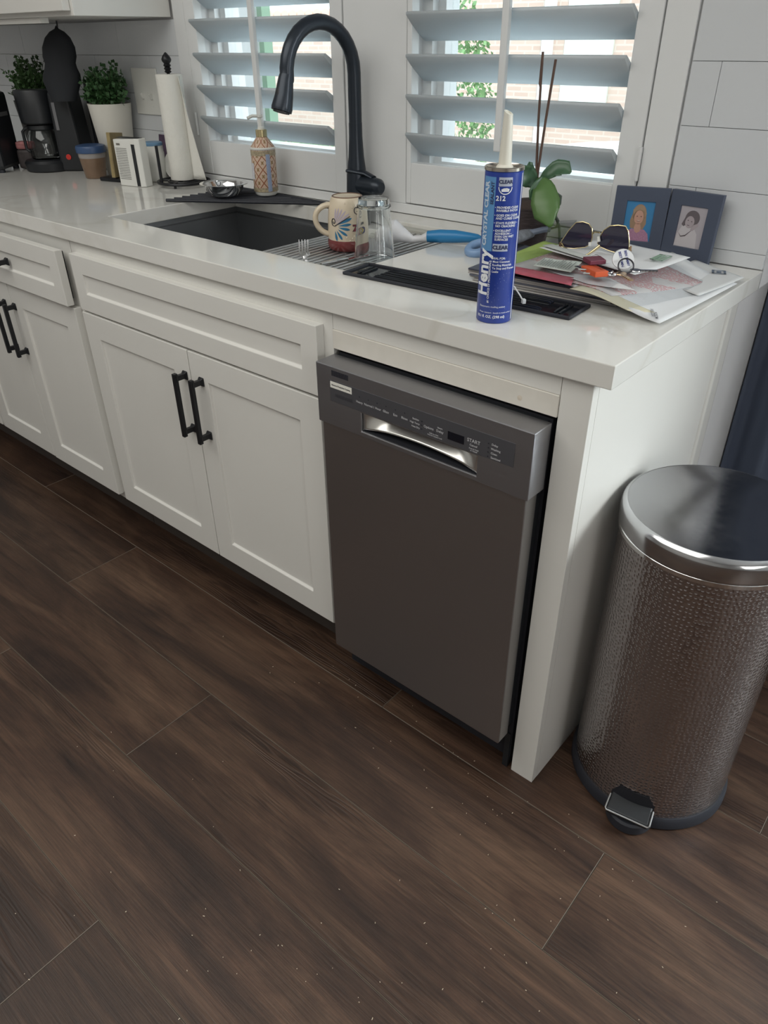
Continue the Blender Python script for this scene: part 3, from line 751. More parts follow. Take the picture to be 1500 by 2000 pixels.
def mline(pts, w, e=.0009):
    return MB().tube([mpt(s, z, e) for s, z in pts], w, 6)
st = mline([(s0+.041*math.cos(R(31))*t, z0+.041*math.sin(R(31))*t) for t in [i/8 for i in range(9)]], .0008)
sw = [(s0-.002+.0065*(1-t*.75)*math.cos(-PI/2-t*8), z0+.009+.0085*(1-t*.75)*math.sin(-PI/2-t*8)) for t in [i/24 for i in range(25)]]
sw2 = [(.021+.008*(1-t*.75)*math.cos(-PI/2+.6-t*7), .084+.0085*(1-t*.75)*math.sin(-PI/2+.6-t*7)) for t in [i/24 for i in range(25)]]
merge(st, mline(sw, .0008), mline(sw2, .0008)).build('black_scrolls', INK, mg)
for ch, s, col in (('Z', .0165, (.25, .05, .07)), ('O', .0245, (.55, .42, .08)), ('C', .0320, (.03, .03, .12))):
    text_mb(ch, .017, lambda x, y, s=s: mpt(s-x, .050-y, .0011), bold=.0012, subdiv=1).build('letter', mat('letter_outline', (.03, .02, .03), .4), mg)
    text_mb(ch, .017, lambda x, y, s=s: mpt(s-x, .050-y, .0015), bold=.0004, subdiv=1).build('letter_fill', mat('letter_glaze', col, .3), mg)
text_mb("MX", .007, lambda x, y: mpt(.028-x, .0635-y, .0011), bold=.0002, subdiv=1).build('small_lettering', INK, mg)
dt = MB()
for s, z in ((-.006, .097), (.012, .090), (.010, .029), (.004, .024), (.014, .033), (-.002, .031)):
    p = mpt(s, z, -.0002); dt.lathe([(.0017, -.0008), (.0013, .0008), (0, .0012)], 8, tuple(p))
dt.build('raised_dots', mat('cream_slip', (.70, .62, .50), .3), mg)

# drinking glass, upside down
GX, GY, GZ = -.640, .262, RZ+.0037
gl = thing('drinking_glass', 'clear drinking glass upside down beside the cream mug', 'glass', (GX, GY, GZ))
MB().lathe([(.0415, .0), (.0425, .001), (.0330, .098), (.0315, .112), (.0305, .117), (.020, .1165), (0, .1160), (0, .106), (.028, .106), (.0305, .096), (.0395, .003), (.0405, .0), (.0415, .0)], 56, (GX, GY, GZ), cap=False).build('glass', CLEARG, gl)
MB().lathe([(.0325, .099), (.0350, .101), (.0345, .104), (.0325, .1055), (.0325, .099)], 56, (GX, GY, GZ), cap=False).build('base_bead', CLEARG, gl)

# dish brush
db = thing('dish_brush', 'white dish brush with blue grip lying behind the glass', 'brush', (-.62, .38, .92))
WB = mat('white_brush_plastic', (.72, .72, .74), .35)
MB().tube([(-.705, .345, .925), (-.69, .350, .931), (-.668, .360, .934), (-.648, .369, .925), (-.630, .378, .918), (-.612, .386, .921), (-.598, .392, .925)], [.012, .022, .024, .014, .0075, .0075, .0115], 20).build('neck', WB, db)
MB().tube([(-.600, .391, .926), (-.575, .402, .9285), (-.545, .416, .9295), (-.515, .429, .929), (-.500, .436, .929), (-.494, .4385, .929)], [.0120, .0135, .0130, .0100, .0075, .004], 24).build('grip', mat('blue_rubber', (.02, .19, .42), .35), db)
br = MB()
for i in range(10):
    for j in range(5): 
        px, py = -.712+i*.0045, .325+j*.009; br.tube([(px, py, .926), (px+.001, py-.002, .9015)], .0008, 4)
o = br.build('bristles', WB, db); o['kind'] = 'stuff'

# fork and spoon
fk = thing('fork', 'stainless steel fork standing tines up at the rack front', 'fork', (-.745, .155, .9))
ft = Vector((-.742, .158, .903)); uu = Vector((.755, .655, 0)); 
fkm = MB()
def F(a, z, d=0): return ft+uu*a+Vector((.25, -.3, 0))*d+Vector((0, 0, z))
for i in range(4):
    a = (i-1.5)*.0058; fkm.tube([F(a*.92, .009, 0), F(a, .018, .004), F(a*1.02, .031, .004), F(a*1.05, .038, 0)], [.0019, .0017, .0014, .0008], 8)
fkm.grid(lambda u, v: F((u-.5)*.0225*(1 if v > .5 else .4+.6*v*2), .002+v*.010, .002*v), 6, 4)
fkm.build('tines', STEEL, fk, )
MB().tube([F(0, .004, 0), F(.001, -.0005, .01), F(.003, -.001, .04), F(.006, .0015, .06)], [.0045, .0035, .0025, .003], 8, flat=.6).build('handle', STEEL, fk)
kn = thing('butter_knife', 'silver table knife lying on the rack in front of the glass', 'knife', (-.67, .2, .905))
MB().tube([(-.675, .140, RZ+.009), (-.673, .165, RZ+.009), (-.671, .200, RZ+.0085), (-.6705, .212, RZ+.008)], [.0035, .0052, .0050, .0035], 12, flat=.7).build('handle', CHROME, kn)
MB().box(-.674, -.664, .212, .30, RZ+.0045, RZ+.0058).build('blade', CHROME, kn, bevel=.0004)

# ================================================================== BLACK TRAY
tr_a = R(3.6); TC = (-.3405, .1425)
ty = thing('drip_tray', 'long black ribbed drip tray lying on the counter behind the sealant tube', 'tray', (TC[0], TC[1], H))
def TX(m): return m.xf(T((TC[0], TC[1], H), tr_a))
hw, hd_ = .2295, .0405
gloss = mat('glossy_black_plastic', (.012, .014, .018), .08)
TX(MB().box(-hw+.003, hw-.003, -hd_+.003, hd_-.003, .0003, .0024)).build('plate', gloss, ty)
m = MB()
for a, b, c, d in ((-hw, hw, -hd_, -hd_+.004), (-hw, hw, hd_-.004, hd_), (-hw, -hw+.004, -hd_+.004, hd_-.004), (hw-.004, hw, -hd_+.004, hd_-.004)): m.box(a, b, c, d, .0003, .0062)
TX(m).build('rim', RUBBER, ty, bevel=.0015)
for y in (-.026, -.018, .018, .026):
    TX(MB().tube([(-.165, y, .0022), (-.16, y, .0038), (.165, y, .0038), (.17, y, .0022)], .0021, 8)).build('rib', gloss, ty)
for y in (-.006, .006):
    TX(MB().tube([(-.165, y, .0022), (-.16, y, .0038), (.125, y, .0038), (.13, y, .0022)], .0021, 8)).build('rib', gloss, ty)
for x in (-.205, -.196, .196, .205):
    TX(MB().tube([(x, -.024, .0022), (x, -.02, .0038), (x, .02, .0038), (x, .024, .0022)], .0021, 8)).build('rib', gloss, ty)
drop = MB()
for i in range(16):
    drop.lathe([(.0016, 0), (.0012, .001), (0, .0014)], 8, (random.uniform(-.21, -.06), random.uniform(-.03, .03), .0024))
TX(drop).build('water_drops', CLEARG, ty)

# ================================================================== SEALANT TUBE
UX, UY = -.2065, .052; TR = .0272
tb = thing('sealant_tube', 'blue sealant cartridge with white nozzle standing at the counter front', 'sealant tube', (UX, UY, H))
def tubemat():
    return mat('blue_label', (.018, .045, .27), .32, vary=.10, bscale=40)
MB().lathe([(.0262, .0005), (TR, .002), (TR, .2135), (.0262, .2145)], 64, (UX, UY, H)).build('cartridge', tubemat(), tb)
MB().lathe([(.0262, .2140), (.0280, .2150), (.0282, .2190), (.0270, .2200), (.0262, .2185), (.0240, .2165), (.012, .2172), (0, .2175)], 64, (UX, UY, H)).build('metal_cap', mat('tin_metal', (.62, .57, .50), .22, 1), tb)
m = MB().lathe([(.0125, .2165), (.0118, .219), (.0092, .2215), (.0088, .235), (.0062, .2855), (.0040, .2860), (.0040, .2845), (0, .2845)], 28, (UX, UY, H))
for i, p in enumerate(m.v):
    if p.z > H+.28: p.z += (p.x-UX)*-.5
m.build('nozzle', mat('nozzle_plastic', (.66, .64, .56), .4), tb)
ft_ = face_angle(UX, UY)
def tp(deg, z, e=.0003): a = ft_+R(deg); return Vector((UX+(TR+e)*math.cos(a), UY+(TR+e)*math.sin(a), H+z))
MB().grid(lambda u, v: tp(-70+48*u, .108+.100*v, .0002), 14, 1).build('light_blue_band', mat('light_blue_print', (.10, .26, .50), .35), tb)
MB().grid(lambda u, v: tp(66+5*u, .004+.208*v, .0004), 3, 1).build('label_seam', mat('label_seam_white', (.65, .67, .72), .5), tb)
box_m = mat('grey_label_box', (.42, .46, .55), .4)
MB().grid(lambda u, v: tp(-13+40*u, .1965+.0115*v, .0003), 10, 1).build('label_box', box_m, tb)
MB().grid(lambda u, v: tp(-19+47*u, .1085+.0105*v, .0003), 10, 1).build('label_box', box_m, tb)
kk = 180/PI/TR
def hor(deg, z, e=.0006): return lambda x, y: tp(deg+x*kk, z+y, e)
def ver(deg, z, e=.0006): return lambda x, y: tp(deg-y*kk, z+x, e)    # reads bottom to top
TI = lambda s, sz, fn, al='LEFT', bo=.0, sd=1, sx=1: text_mb(s, sz, fn, al, bo, sd, sx)
wl = [TI('212', .0090, hor(-19, .1805), bo=.0003)]
z = .1685
for s_ in ('\u2022 PROVIDES CLEAR', '  INVISIBLE PATCH', '', '\u2022 GOES ON CLEAR', '  AND CURES CLEAR', '', '\u2022 STAYS FLEXIBLE \u2013', '  NO CRACKING', '', '\u2022 EXCELLENT', '  ADHESION \u2013', '  EVEN ON WET', '  SURFACES'):
    if s_: wl.append(TI(s_, .0043, hor(-20, z), bo=.0001))
    z -= .0041 if s_ else .0022
z = .0985
for s_ in ('IDEAL FOR:', '\u2022 Most Common', '  Roofing Materials', '  To Stop and Prevent', '  Leaks'):
    wl.append(TI(s_, .0042, hor(-21, z), bo=.00008)); z -= .0048
wl.append(TI('Henry', .0270, ver(-47, .0760), 'CENTER', .0009, 1, .98))
wl.append(TI('#1 CHOICE OF PROFESSIONALS.', .0044, ver(-23, .0640), 'CENTER', .0001))
wl.append(TI('Elastomeric roofing sealant', .0038, hor(-52, .0265))); wl.append(TI('Water resistant - bonds to most surfaces', .0032, hor(-52, .0175)))
wl.append(TI('10.1 fl. OZ. (298 ml)', .0056, hor(-62, .0110), bo=.0001))
merge(*wl).build('white_print', WINK, tb)
TI('CRYSTAL CLEAR', .0118, ver(-52, .158), 'CENTER', .0005, 1, 1.0).build('band_title', mat('pale_print', (.52, .60, .70), .4), tb)
merge(TI('SEALANT', .0072, ver(-31, .187), 'CENTER', .0002), TI('CLEAR', .0064, hor(7, .2022), 'CENTER', .0003), TI('CLEAR', .0074, hor(4.5, .1137), 'CENTER', .0004)).build('dark_print', mat('navy_print', (.03, .04, .10), .4), tb)
em = MB()
for k in range(24):
    a0, a1 = R(180+k*7.5), R(180+(k+1)*7.5)
    q = lambda a, r: tp(7+math.cos(a)*r*kk, .1955+math.sin(a)*r, .0005)
    em.poly([q(a0, .0098), q(a1, .0098), q(a1, .0086), q(a0, .0086)])
em.poly([tp(7+x*kk, .1895+y, .0006) for x, y in ((-.005, 0), (.005, 0), (.0058, .0035), (.002, .005), (-.002, .0046), (-.0055, .003))])
em.build('emblem', WINK, tb)
sp = MB()
for i in range(70):
    d, z = random.gauss(10, 30), random.uniform(.006, .10)
    if abs(d) < 62: sp.poly([tp(d-.6, z, .0007), tp(d+.6, z, .0007), tp(d+.5, z+random.uniform(.0006, .0016), .0007)])
sp.build('scuff_marks', mat('scuff_paint', (.30, .36, .55), .6), tb)

# ================================================================== ORCHID
OX, OY = -.418, .500
orc = thing('orchid', 'potted orchid with two bare stems behind the sealant tube', 'plant', (OX, OY, H))
wk = mat('dark_woven_pot', (.065, .048, .050), .6, bump=.8, bscale=300, stretch=(.2, .2, 1))
MB().lathe([(.034, .0005), (.036, .004), (.050, .078), (.052, .080), (.048, .080), (.044, .062), (0, .062)], 48, (OX, OY, H)).build('pot', wk, orc)
MB().lathe([(.045, .062), (.042, .080), (.030, .090), (0, .094)], 24, (OX, OY, H)).build('bark', mat('bark_chips', (.05, .035, .03), .9, bump=1.0, bscale=80), orc)
def oc(p): return (p[0]+(.5-p[1])*.566, p[1], p[2]+(.5-p[1])*(1.286-p[2])/1.417)
LEAF = mat('orchid_leaf', (.050, .115, .060), .35); LEAF2 = mat('orchid_leaf_light', (.085, .165, .050), .35)
def leaf(name, mid, wid, cup, mt, parent, nrm, nv=6):
    """mid: 3D centreline; wid: half widths; nrm: rough facing normal"""
    mid = [Vector(oc(p)) for p in mid]; n = len(mid); nrm = Vector(nrm).normalized()
    def fn(u, v):
        t = v*(n-1); i = min(int(t), n-2); fr = t-i; p = mid[i].lerp(mid[i+1], fr); w = wid[i]+(wid[i+1]-wid[i])*fr
        d = (mid[min(i+1, n-1)]-mid[i]).normalized(); s = d.cross(nrm).normalized(); k = 2*u-1
        return p+s*w*k+nrm*cup*w*k*k
    return MB().grid(fn, nv, (n-1)*4).build(name, mt, parent, solid=.0014)
cf_ = Vector((.50, -.85, .15))
leaf('leaf', [(-.408, .49, 1.030), (-.423, .475, 1.042), (-.436, .462, 1.050), (-.444, .455, 1.056), (-.448, .452, 1.066)], [.005, .019, .024, .019, .003], .3, LEAF, orc, (.35, -.8, .5))
leaf('leaf', [(-.404, .49, 1.038), (-.388, .492, 1.054), (-.368, .496, 1.066), (-.350, .50, 1.068), (-.336, .503, 1.062)], [.004, .012, .017, .015, .003], .35, LEAF, orc, (.3, -.75, .6))
leaf('leaf', [(-.404, .478, 1.048), (-.392, .462, 1.030), (-.386, .450, 1.005), (-.380, .444, .982), (-.368, .442, .958)], [.006, .021, .028, .025, .003], -.25, LEAF2, orc, cf_)
leaf('leaf', [(-.395, .480, 1.050), (-.404, .468, 1.035), (-.414, .458, 1.018), (-.420, .452, 1.004)], [.003, .010, .010, .002], .4, LEAF, orc, cf_)
STEM = mat('dry_stem', (.10, .055, .040), .6)
MB().tube([(-.414, .500, .995), (-.413, .500, 1.06), (-.419, .500, 1.15), (-.421, .500, 1.205), (-.4225, .500, 1.21), (-.423, .500, 1.262)], [.0026, .0026, .0024, .0024, .0032, .0024], 10).build('stem', STEM, orc)
MB().tube([(-.412, .503, .995), (-.410, .502, 1.06), (-.403, .50, 1.15), (-.3945, .50, 1.250)], .0025, 10).build('stem', STEM, orc)
ROOT = mat('orchid_root', (.10, .125, .105), .7)
MB().tube([(-.390, .50, 1.000), (-.372, .50, 1.012), (-.360, .50, 1.022), (-.352, .50, 1.018), (-.352, .50, 1.004), (-.360, .50, .992), (-.357, .50, .975), (-.348, .50, .962), (-.344, .50, .940), (-.338, .495, .922)], .0027, 8).build('root', ROOT, orc)
MB().tube([(-.375, .50, 1.000), (-.362, .498, .985), (-.350, .498, .972), (-.352, .498, .960), (-.366, .498, .955), (-.372, .50, .965)], .0024, 8).build('root', ROOT, orc)
# clear plastic cup beside it
pc = MB().add([(-.352, .452, H+.001), (-.313, .470, H+.001), (-.322, .500, H+.001), (-.360, .482, H+.001), (-.343, .447, H+.062), (-.300, .467, H+.066), (-.312, .503, H+.064), (-.352, .484, H+.060)],
              [(0,1,5,4), (1,2,6,5), (2,3,7,6), (3,0,4,7), (3,2,1,0)])
o = pc.build('plastic_box', FILM, loc=(-.33, .475, H), solid=.0008); tag(o, 'small clear plastic box between the orchid pot and the sunglasses', 'plastic box')
# pens behind the tube
pen = thing('patterned_pen_case', 'grey patterned soft pen case beside the orchid pot', 'pen case', (-.39, .435, H))
MB().tube([(-.400, .355, H+.028), (-.398, .38, H+.030), (-.395, .44, H+.034), (-.392, .465, H+.034)], [.010, .014, .014, .011], 16, flat=.8).build('case', mat('camouflage_cloth', (.16, .17, .19), .8, vary=.8, bscale=90), pen)
MB().tube([(-.389, .455, H+.037), (-.375, .485, H+.040), (-.368, .497, H+.040)], .006, 12).build('pen', mat('grey_blue_plastic', (.20, .23, .30), .4), pen)
MB().box(-.415, -.375, .345, .440, H+.0005, H+.018).build('pouch', mat('dark_pouch', (.05, .055, .06), .8), pen, bevel=.006)
# blue clip, cable
MB_ = MB().tube([(-.455+.019*math.cos(a), .372+.023*math.sin(a), H+.012+.006*math.sin(a)) for a in [2*PI*i/20 for i in range(21)]], .0085, 12, flat=1.1)
o = MB_.build('blue_ring', mat('light_blue_plastic', (.20, .32, .52), .4), loc=(-.455, .372, H)); tag(o, 'pale blue plastic ring lying left of the sealant tube', 'ring')
o = MB().tube([(-.566, .545, H+.0022), (-.556, .556, H+.0022), (-.552, .580, H+.0022), (-.540, .592, H+.0025), (-.50, .585, H+.0022), (-.475, .575, H+.0022)], .0021, 8).build('cable', mat('grey_cable', (.25, .25, .24), .5), loc=(-.52, .57, H)); tag(o, 'thin grey cable running from the sink corner along the wall', 'cable')
zt_ = thing('zip_tie', 'cream zip tie with square head lying on the black tray', 'zip tie', (-.20, .13, H))
MB().tube([(-.262, .165, H+.028), (-.235, .155, H+.022), (-.215, .142, H+.014), (-.203, .132, H+.010)], .0014, 8, flat=.6).build('strap', PAPER, zt_)
MB().obox((-.200, .129, H+.0105), .008, .006, .0075, R(-40)).build('head', PAPER, zt_, bevel=.001)

# ================================================================== PHOTO FRAME
pfm = thing('photo_frame', 'hinged double navy frame with two portrait photos by the wall', 'photo frame', (-.165, .58, H))
NAVY = mat('navy_frame', (.060, .075, .115), .5)
def frame_panel(x0, y0, x1, y1, fn_photo):
    # upright panel from (x0, y0) to (x1, y1), leaning back slightly
    d = Vector((x1-x0, y1-y0, 0)); W = d.length; d.normalize(); nn = Vector((d.y, -d.x, 0)); upv = (Vector((0, 0, 1))-nn*.06).normalized(); nf = d.cross(upv); Hh = .125
    if nf.y > 0: nf = -nf
    O = Vector((x0, y0, H+.0008))
    P = lambda a, b, e=0: O+d*a+upv*b+nf*e
    px0, px1, pz0, pz1 = .024, W-.024, .026, Hh-.026; th = .010
    m = MB(); A = [(0, 0), (W, 0), (W, Hh), (0, Hh)]; Bq = [(px0, pz0), (px1, pz0), (px1, pz1), (px0, pz1)]
    vs = [P(a, b, th) for a, b in A]+[P(a, b, th) for a, b in Bq]+[P(a, b, th-.003) for a, b in Bq]+[P(a, b, 0) for a, b in A]
    fs = [(i, (i+1) % 4, 4+(i+1) % 4, 4+i) for i in range(4)]+[(4+i, 4+(i+1) % 4, 8+(i+1) % 4, 8+i) for i in range(4)]+[(i, 12+i, 12+(i+1) % 4, (i+1) % 4) for i in range(4)]+[(8, 9, 10, 11), (15, 14, 13, 12)]
    m.add(vs, fs); pn = m.build('frame_panel', NAVY, pfm, bevel=.0008)
    w, h = px1-px0, pz1-pz0
    Q = lambda u, v, e: P(px0+u*w, pz0+v*h, th-.0026+e)
    fn_photo(Q, pn)
def blob(Q, c, r, e, mt, pn, name, n=20, a0=0, a1=2*PI):
    m = MB(); pts = [Q(c[0]+r[0]*math.cos(a0+(a1-a0)*i/n), c[1]+r[1]*math.sin(a0+(a1-a0)*i/n), e) for i in range(n)]; m.poly(pts); return m
def photo_colour(Q, pn):
    K = lambda nme, c: mat(nme, c, .35)
    MB().poly([Q(0, 0, 0), Q(1, 0, 0), Q(1, 1, 0), Q(0, 1, 0)]).build('photo', K('photo_blue', (.045, .20, .40)), pn)
    hair = merge(blob(Q, (.50, .70), (.24, .23), .0001, 0, 0, ''), MB().poly([Q(*p, .0001) for p in ((.27, .72), (.74, .72), (.78, .45), (.70, .30), (.24, .32), (.20, .50))]))
    hair.build('photo_hair', K('photo_blonde', (.30, .20, .13)), pn)
    MB().poly([Q(*p, .0002) for p in ((.05, 0), (.12, .22), (.30, .31), (.42, .30), (.58, .30), (.75, .30), (.90, .2), (.97, 0))]).build('photo_dress', mat('photo_floral', (.38, .20, .30), .4, vary=.5, bscale=600), pn)
    merge(MB().poly([Q(*p, .0003) for p in ((.38, .33), (.42, .24), (.50, .20), (.60, .24), (.63, .33), (.58, .45), (.42, .45))]), blob(Q, (.50, .60), (.165, .175), .0003, 0, 0, '')).build('photo_skin', K('photo_skin', (.50, .29, .22)), pn)
    merge(MB().poly([Q(*p, .0004) for p in ((.30, .62), (.36, .76), (.50, .80), (.66, .76), (.70, .60), (.76, .70), (.62, .90), (.40, .90), (.26, .78))])).build('photo_fringe', K('photo_fringe', (.34, .24, .16)), pn)
    merge(blob(Q, (.435, .625), (.025, .014), .0004, 0, 0, '', 10), blob(Q, (.575, .625), (.025, .014), .0004, 0, 0, '', 10), blob(Q, (.505, .515), (.065, .022), .0004, 0, 0, '', 12, PI, 2*PI)).build('photo_eyes_mouth', K('photo_dark', (.16, .06, .06)), pn)
    blob(Q, (.505, .515), (.05, .009), .0005, 0, 0, '', 12).build('photo_smile', K('photo_smile', (.6, .5, .47)), pn)
def photo_bw(Q, pn):
    K = lambda nme, c: mat(nme, c, .35)
    MB().poly([Q(0, 0, 0), Q(1, 0, 0), Q(1, 1, 0), Q(0, 1, 0)]).build('photo', K('photo_lilac_grey', (.40, .37, .40)), pn)
    MB().poly([Q(*p, .0001) for p in ((.0, 0), (.04, .30), (.18, .52), (.40, .55), (.62, .50), (.78, .35), (.84, .0))]).build('photo_sweater', K('photo_pale_grey', (.52, .49, .51)), pn)
    merge(blob(Q, (.50, .72), (.27, .19), .0002, 0, 0, ''), MB().poly([Q(*p, .0002) for p in ((.24, .74), (.14, .55), (.22, .50), (.34, .56))])).build('photo_hair', K('photo_grey_hair', (.13, .11, .12)), pn)
    merge(blob(Q, (.43, .62), (.17, .15), .0003, 0, 0, ''), MB().poly([Q(*p, .0003) for p in ((.55, .55), (.75, .62), (.78, .55), (.60, .42), (.50, .44))])).build('photo_skin', K('photo_grey_skin', (.38, .33, .35)), pn)
    merge(blob(Q, (.36, .66), (.025, .012), .0004, 0, 0, '', 10), blob(Q, (.50, .64), (.025, .012), .0004, 0, 0, '', 10), blob(Q, (.40, .55), (.05, .018), .0004, 0, 0, '', 12, PI, 2*PI), MB().poly([Q(*p, .0004) for p in ((.06, .36), (.2, .26), (.36, .30), (.56, .44), (.55, .42), (.37, .27), (.2, .235))])).build('photo_lines', K('photo_dark_grey', (.10, .08, .09)), pn)
frame_panel(-.262, .556, -.164, .584, photo_colour)
frame_panel(-.161, .586, -.060, .572, photo_bw)
MB().tube([(-.1625, .583, H+.001), (-.1625, .5905, H+.125)], .0022, 10).build('hinge', NAVY, pfm)

# ================================================================== PAPERS
def zf(x, y, b):
    t = max(0, min(1, (x+.13)/.14)); return H+b-(b-.005)*t*t*(3-2*t)
def sheet(name, quad, base, mt, label=None, cat='paper', group=None, parent=None, wav=.0015, n=14, taper=True, solid=.0006, ph=0.0):
    A, B_, C_, D_ = [Vector((*q, 0)) for q in quad]
    def fn(u, v):
        p = (A.lerp(B_, u)).lerp(D_.lerp(C_, u), v)
        z = (zf(p.x, p.y, base) if taper else H+base)+wav*(.5+.5*math.sin(u*5+ph)*math.sin(v*4+ph*1.7))
        return Vector((p.x, p.y, z))
    m = MB().grid(fn, n, n)
    if parent: return m.build(name, mt, parent, solid=solid)
    c = (A+B_+C_+D_)/4; o = m.build(name, mt, loc=(c.x, c.y, H), solid=solid); tag(o, label, cat, group); return o
def inquad(quad, u, v):
    A, B_, C_, D_ = [Vector(q) for q in quad]; p = (A.lerp(B_, u)).lerp(D_.lerp(C_, u), v); return p
mcol = [(.30, .29, .28), (.42, .40, .38), (.10, .11, .14), (.36, .34, .33), (.40, .38, .36), (.05, .055, .08)]
for i in range(6):
    c = (-.232+random.uniform(-.006, .006), .322+random.uniform(-.003, .003), H+.0023+i*.0034)
    o = MB().obox(c, .272, .212, .0030, R(2.5+random.uniform(-1.5, 1.5))).build('magazine', mat('magazine_cover', mcol[i], .4), bevel=.0006, loc=(c[0], c[1], H))
    tag(o, ['brownish grey magazine at the very bottom of the pile', 'light grey magazine second from the bottom of the pile', 'dark magazine third from the bottom of the pile', 'grey magazine third from the top of the stack', 'pale magazine just under the black topmost one', 'black covered magazine on top of the stack, under the mailer'][i], 'magazine', 'magazines under the mailer')
qE1 = [(-.170, .208), (.010, .176), (.0285, .462), (-.12, .53)]
sheet('large_envelope', qE1, .0245, PAPER, 'large white envelope whose printed corner reaches the front right', 'envelope')
envo = bpy.data.objects['large_envelope']
ORG[envo] = Vector(envo.location)
def prt(s_, sz, x, y, z, ang, parent, name, mt=INK, bold=.0001, sx=1):
    d = Vector((math.cos(ang), math.sin(ang), 0)); e = Vector((-d.y, d.x, 0))
    def fn(a, b_):
        p = Vector((x, y, 0))+d*a+e*b_; p.z = z(p.x, p.y) if callable(z) else z; return p
    return text_mb(s_, sz, fn, bold=bold, subdiv=1, sx=sx).build(name, mt, parent)
z1 = lambda x, y: zf(x, y, .0245)+.0028
prt('WESTERN', .0072, -.0150, .207, z1, R(118), envo, 'print', mat('print_grey', (.12, .12, .14), .6)); prt('MICRON', .0072, -.0065, .201, z1, R(118), envo, 'print', INK)
# flyer with red print inside a clear mailer
qF = [(-.300, .235), (-.085, .205), (-.010, .425), (-.285, .445)]
def flyer_mat(name, base, ink, sc_, gate):
    m = mat(name, base, .5); nt = m.node_tree; N = nt.nodes.new; L = nt.links.new; b = nt.nodes['Principled BSDF']
    g = N('ShaderNodeNewGeometry'); mp = N('ShaderNodeMapping'); mp.inputs['Rotation'].default_value = (0, 0, R(-14)); L(g.outputs['Position'], mp.inputs[0])
    w = N('ShaderNodeTexWave'); w.bands_direction = 'Y' if gate > 0 else 'X'; w.inputs['Scale'].default_value = sc_; L(mp.outputs[0], w.inputs[0])
    n = N('ShaderNodeTexNoise'); n.inputs['Scale'].default_value = 280; L(mp.outputs[0], n.inputs[0])
    n2 = N('ShaderNodeTexNoise'); n2.inputs['Scale'].default_value = 9; L(mp.outputs[0], n2.inputs[0])
    a = N('ShaderNodeMath'); a.operation = 'GREATER_THAN'; a.inputs[1].default_value = .55; L(w.outputs[0], a.inputs[0])
    c = N('ShaderNodeMath'); c.operation = 'GREATER_THAN'; c.inputs[1].default_value = .44; L(n.outputs[0], c.inputs[0])
    d = N('ShaderNodeMath'); d.operation = 'GREATER_THAN'; d.inputs[1].default_value = abs(gate); L(n2.outputs[0], d.inputs[0])
    e = N('ShaderNodeMath'); e.operation = 'MULTIPLY'; L(a.outputs[0], e.inputs[0]); L(c.outputs[0], e.inputs[1])
    f_ = N('ShaderNodeMath'); f_.operation = 'MULTIPLY'; L(e.outputs[0], f_.inputs[0]); L(d.outputs[0], f_.inputs[1])
    mx = N('ShaderNodeMix'); mx.data_type = 'RGBA'; L(f_.outputs[0], mx.inputs[0]); mx.inputs[6].default_value = (*base, 1); mx.inputs[7].default_value = (*ink, 1)
    L(mx.outputs[2], b.inputs['Base Color']); return m
RF = flyer_mat('red_print_flyer', (.60, .58, .57), (.50, .13, .14), 55, .46)
flyer = sheet('flyer', qF, .0275, RF, 'flyer with dense red print under the keys', 'flyer', taper=True); 
qG = [(-.345, .30), (-.285, .225), (-.285, .44), (-.352, .452)]
sheet('green_leaflet', qG, .0262, mat('lime_paper', (.33, .45, .12), .6), 'leaflet with lime green edge at the left of the pile', 'leaflet', taper=False)
qR = [(-.315, .236), (-.305, .203), (-.150, .190), (-.170, .236)]
sheet('pink_slip', qR, .0300, mat('pink_red_paper', (.52, .11, .15), .5, vary=.25, bscale=60), 'pinkish red slip along the front left of the pile', 'slip', taper=False)
qW = [(-.305, .245), (-.16, .245), (-.04, .215), (-.05, .250)]
sheet('white_leaflet', [(-.235, .252), (-.135, .218), (-.060, .232), (-.120, .270)], .0300, PAPER, 'white leaflet corner in front of the orange key tag', 'leaflet', taper=False, wav=.001)
qY = [(-.150, .186), (-.045, .182), (-.015, .215), (-.145, .222)]
sheet('cream_envelope', qY, .0262, mat('cream_paper', (.60, .56, .42), .6), 'cream envelope edge showing below the plastic mailer front', 'envelope', taper=True)
# wrinkled clear mailer over it
qP = [(-.335, .205), (-.045, .176), (.018, .430), (-.300, .475)]
random.seed(5); ph = [random.uniform(0, 6) for _ in range(12)]
def pfn(u, v):
    A, B_, C_, D_ = [Vector((*q, 0)) for q in qP]; p = (A.lerp(B_, u)).lerp(D_.lerp(C_, u), v)
    w = sum(math.sin((u*math.cos(k*2.1)+v*math.sin(k*2.1))*(9+4*k)+ph[k])/(1+k*.6) for k in range(7))*.0009
    return Vector((p.x, p.y, zf(p.x, p.y, .0330)+.0015+w))
o = MB().grid(pfn, 70, 50).build('plastic_mailer', FILM, loc=(-.16, .32, H)); tag(o, 'wrinkled clear plastic mailer spread over the paper pile', 'plastic mailer')
qT = [(-.305, .350), (-.086, .285), (-.056, .446), (-.238, .500)]
sheet('white_envelope', qT, .0375, PAPER, 'blank white envelope under the sunglasses, green stamp at its corner', 'envelope', taper=False, wav=.004)
ev = bpy.data.objects['white_envelope']; ORG[ev] = Vector(ev.location)
sm = MB()
for a, b_, c, d in ((-.105, -.098, .385, .43), (-.085, -.082, .385, .43), (-.105, -.082, .385, .388), (-.105, -.082, .427, .43), (-.096, -.092, .39, .425), (-.09, -.087, .39, .42)): sm.box(a, b_, c, d, H+.0424, H+.0427)
sm.build('stamp', mat('green_stamp', (.22, .34, .25), .6), ev)
qS = [(-.300, .352), (-.160, .300), (-.150, .318), (-.290, .372)]
sheet('paper_slip', qS, .0432, mat('pale_green_grey_paper', (.52, .54, .52), .6), 'narrow pale slip in front of the sunglasses', 'slip', taper=False)
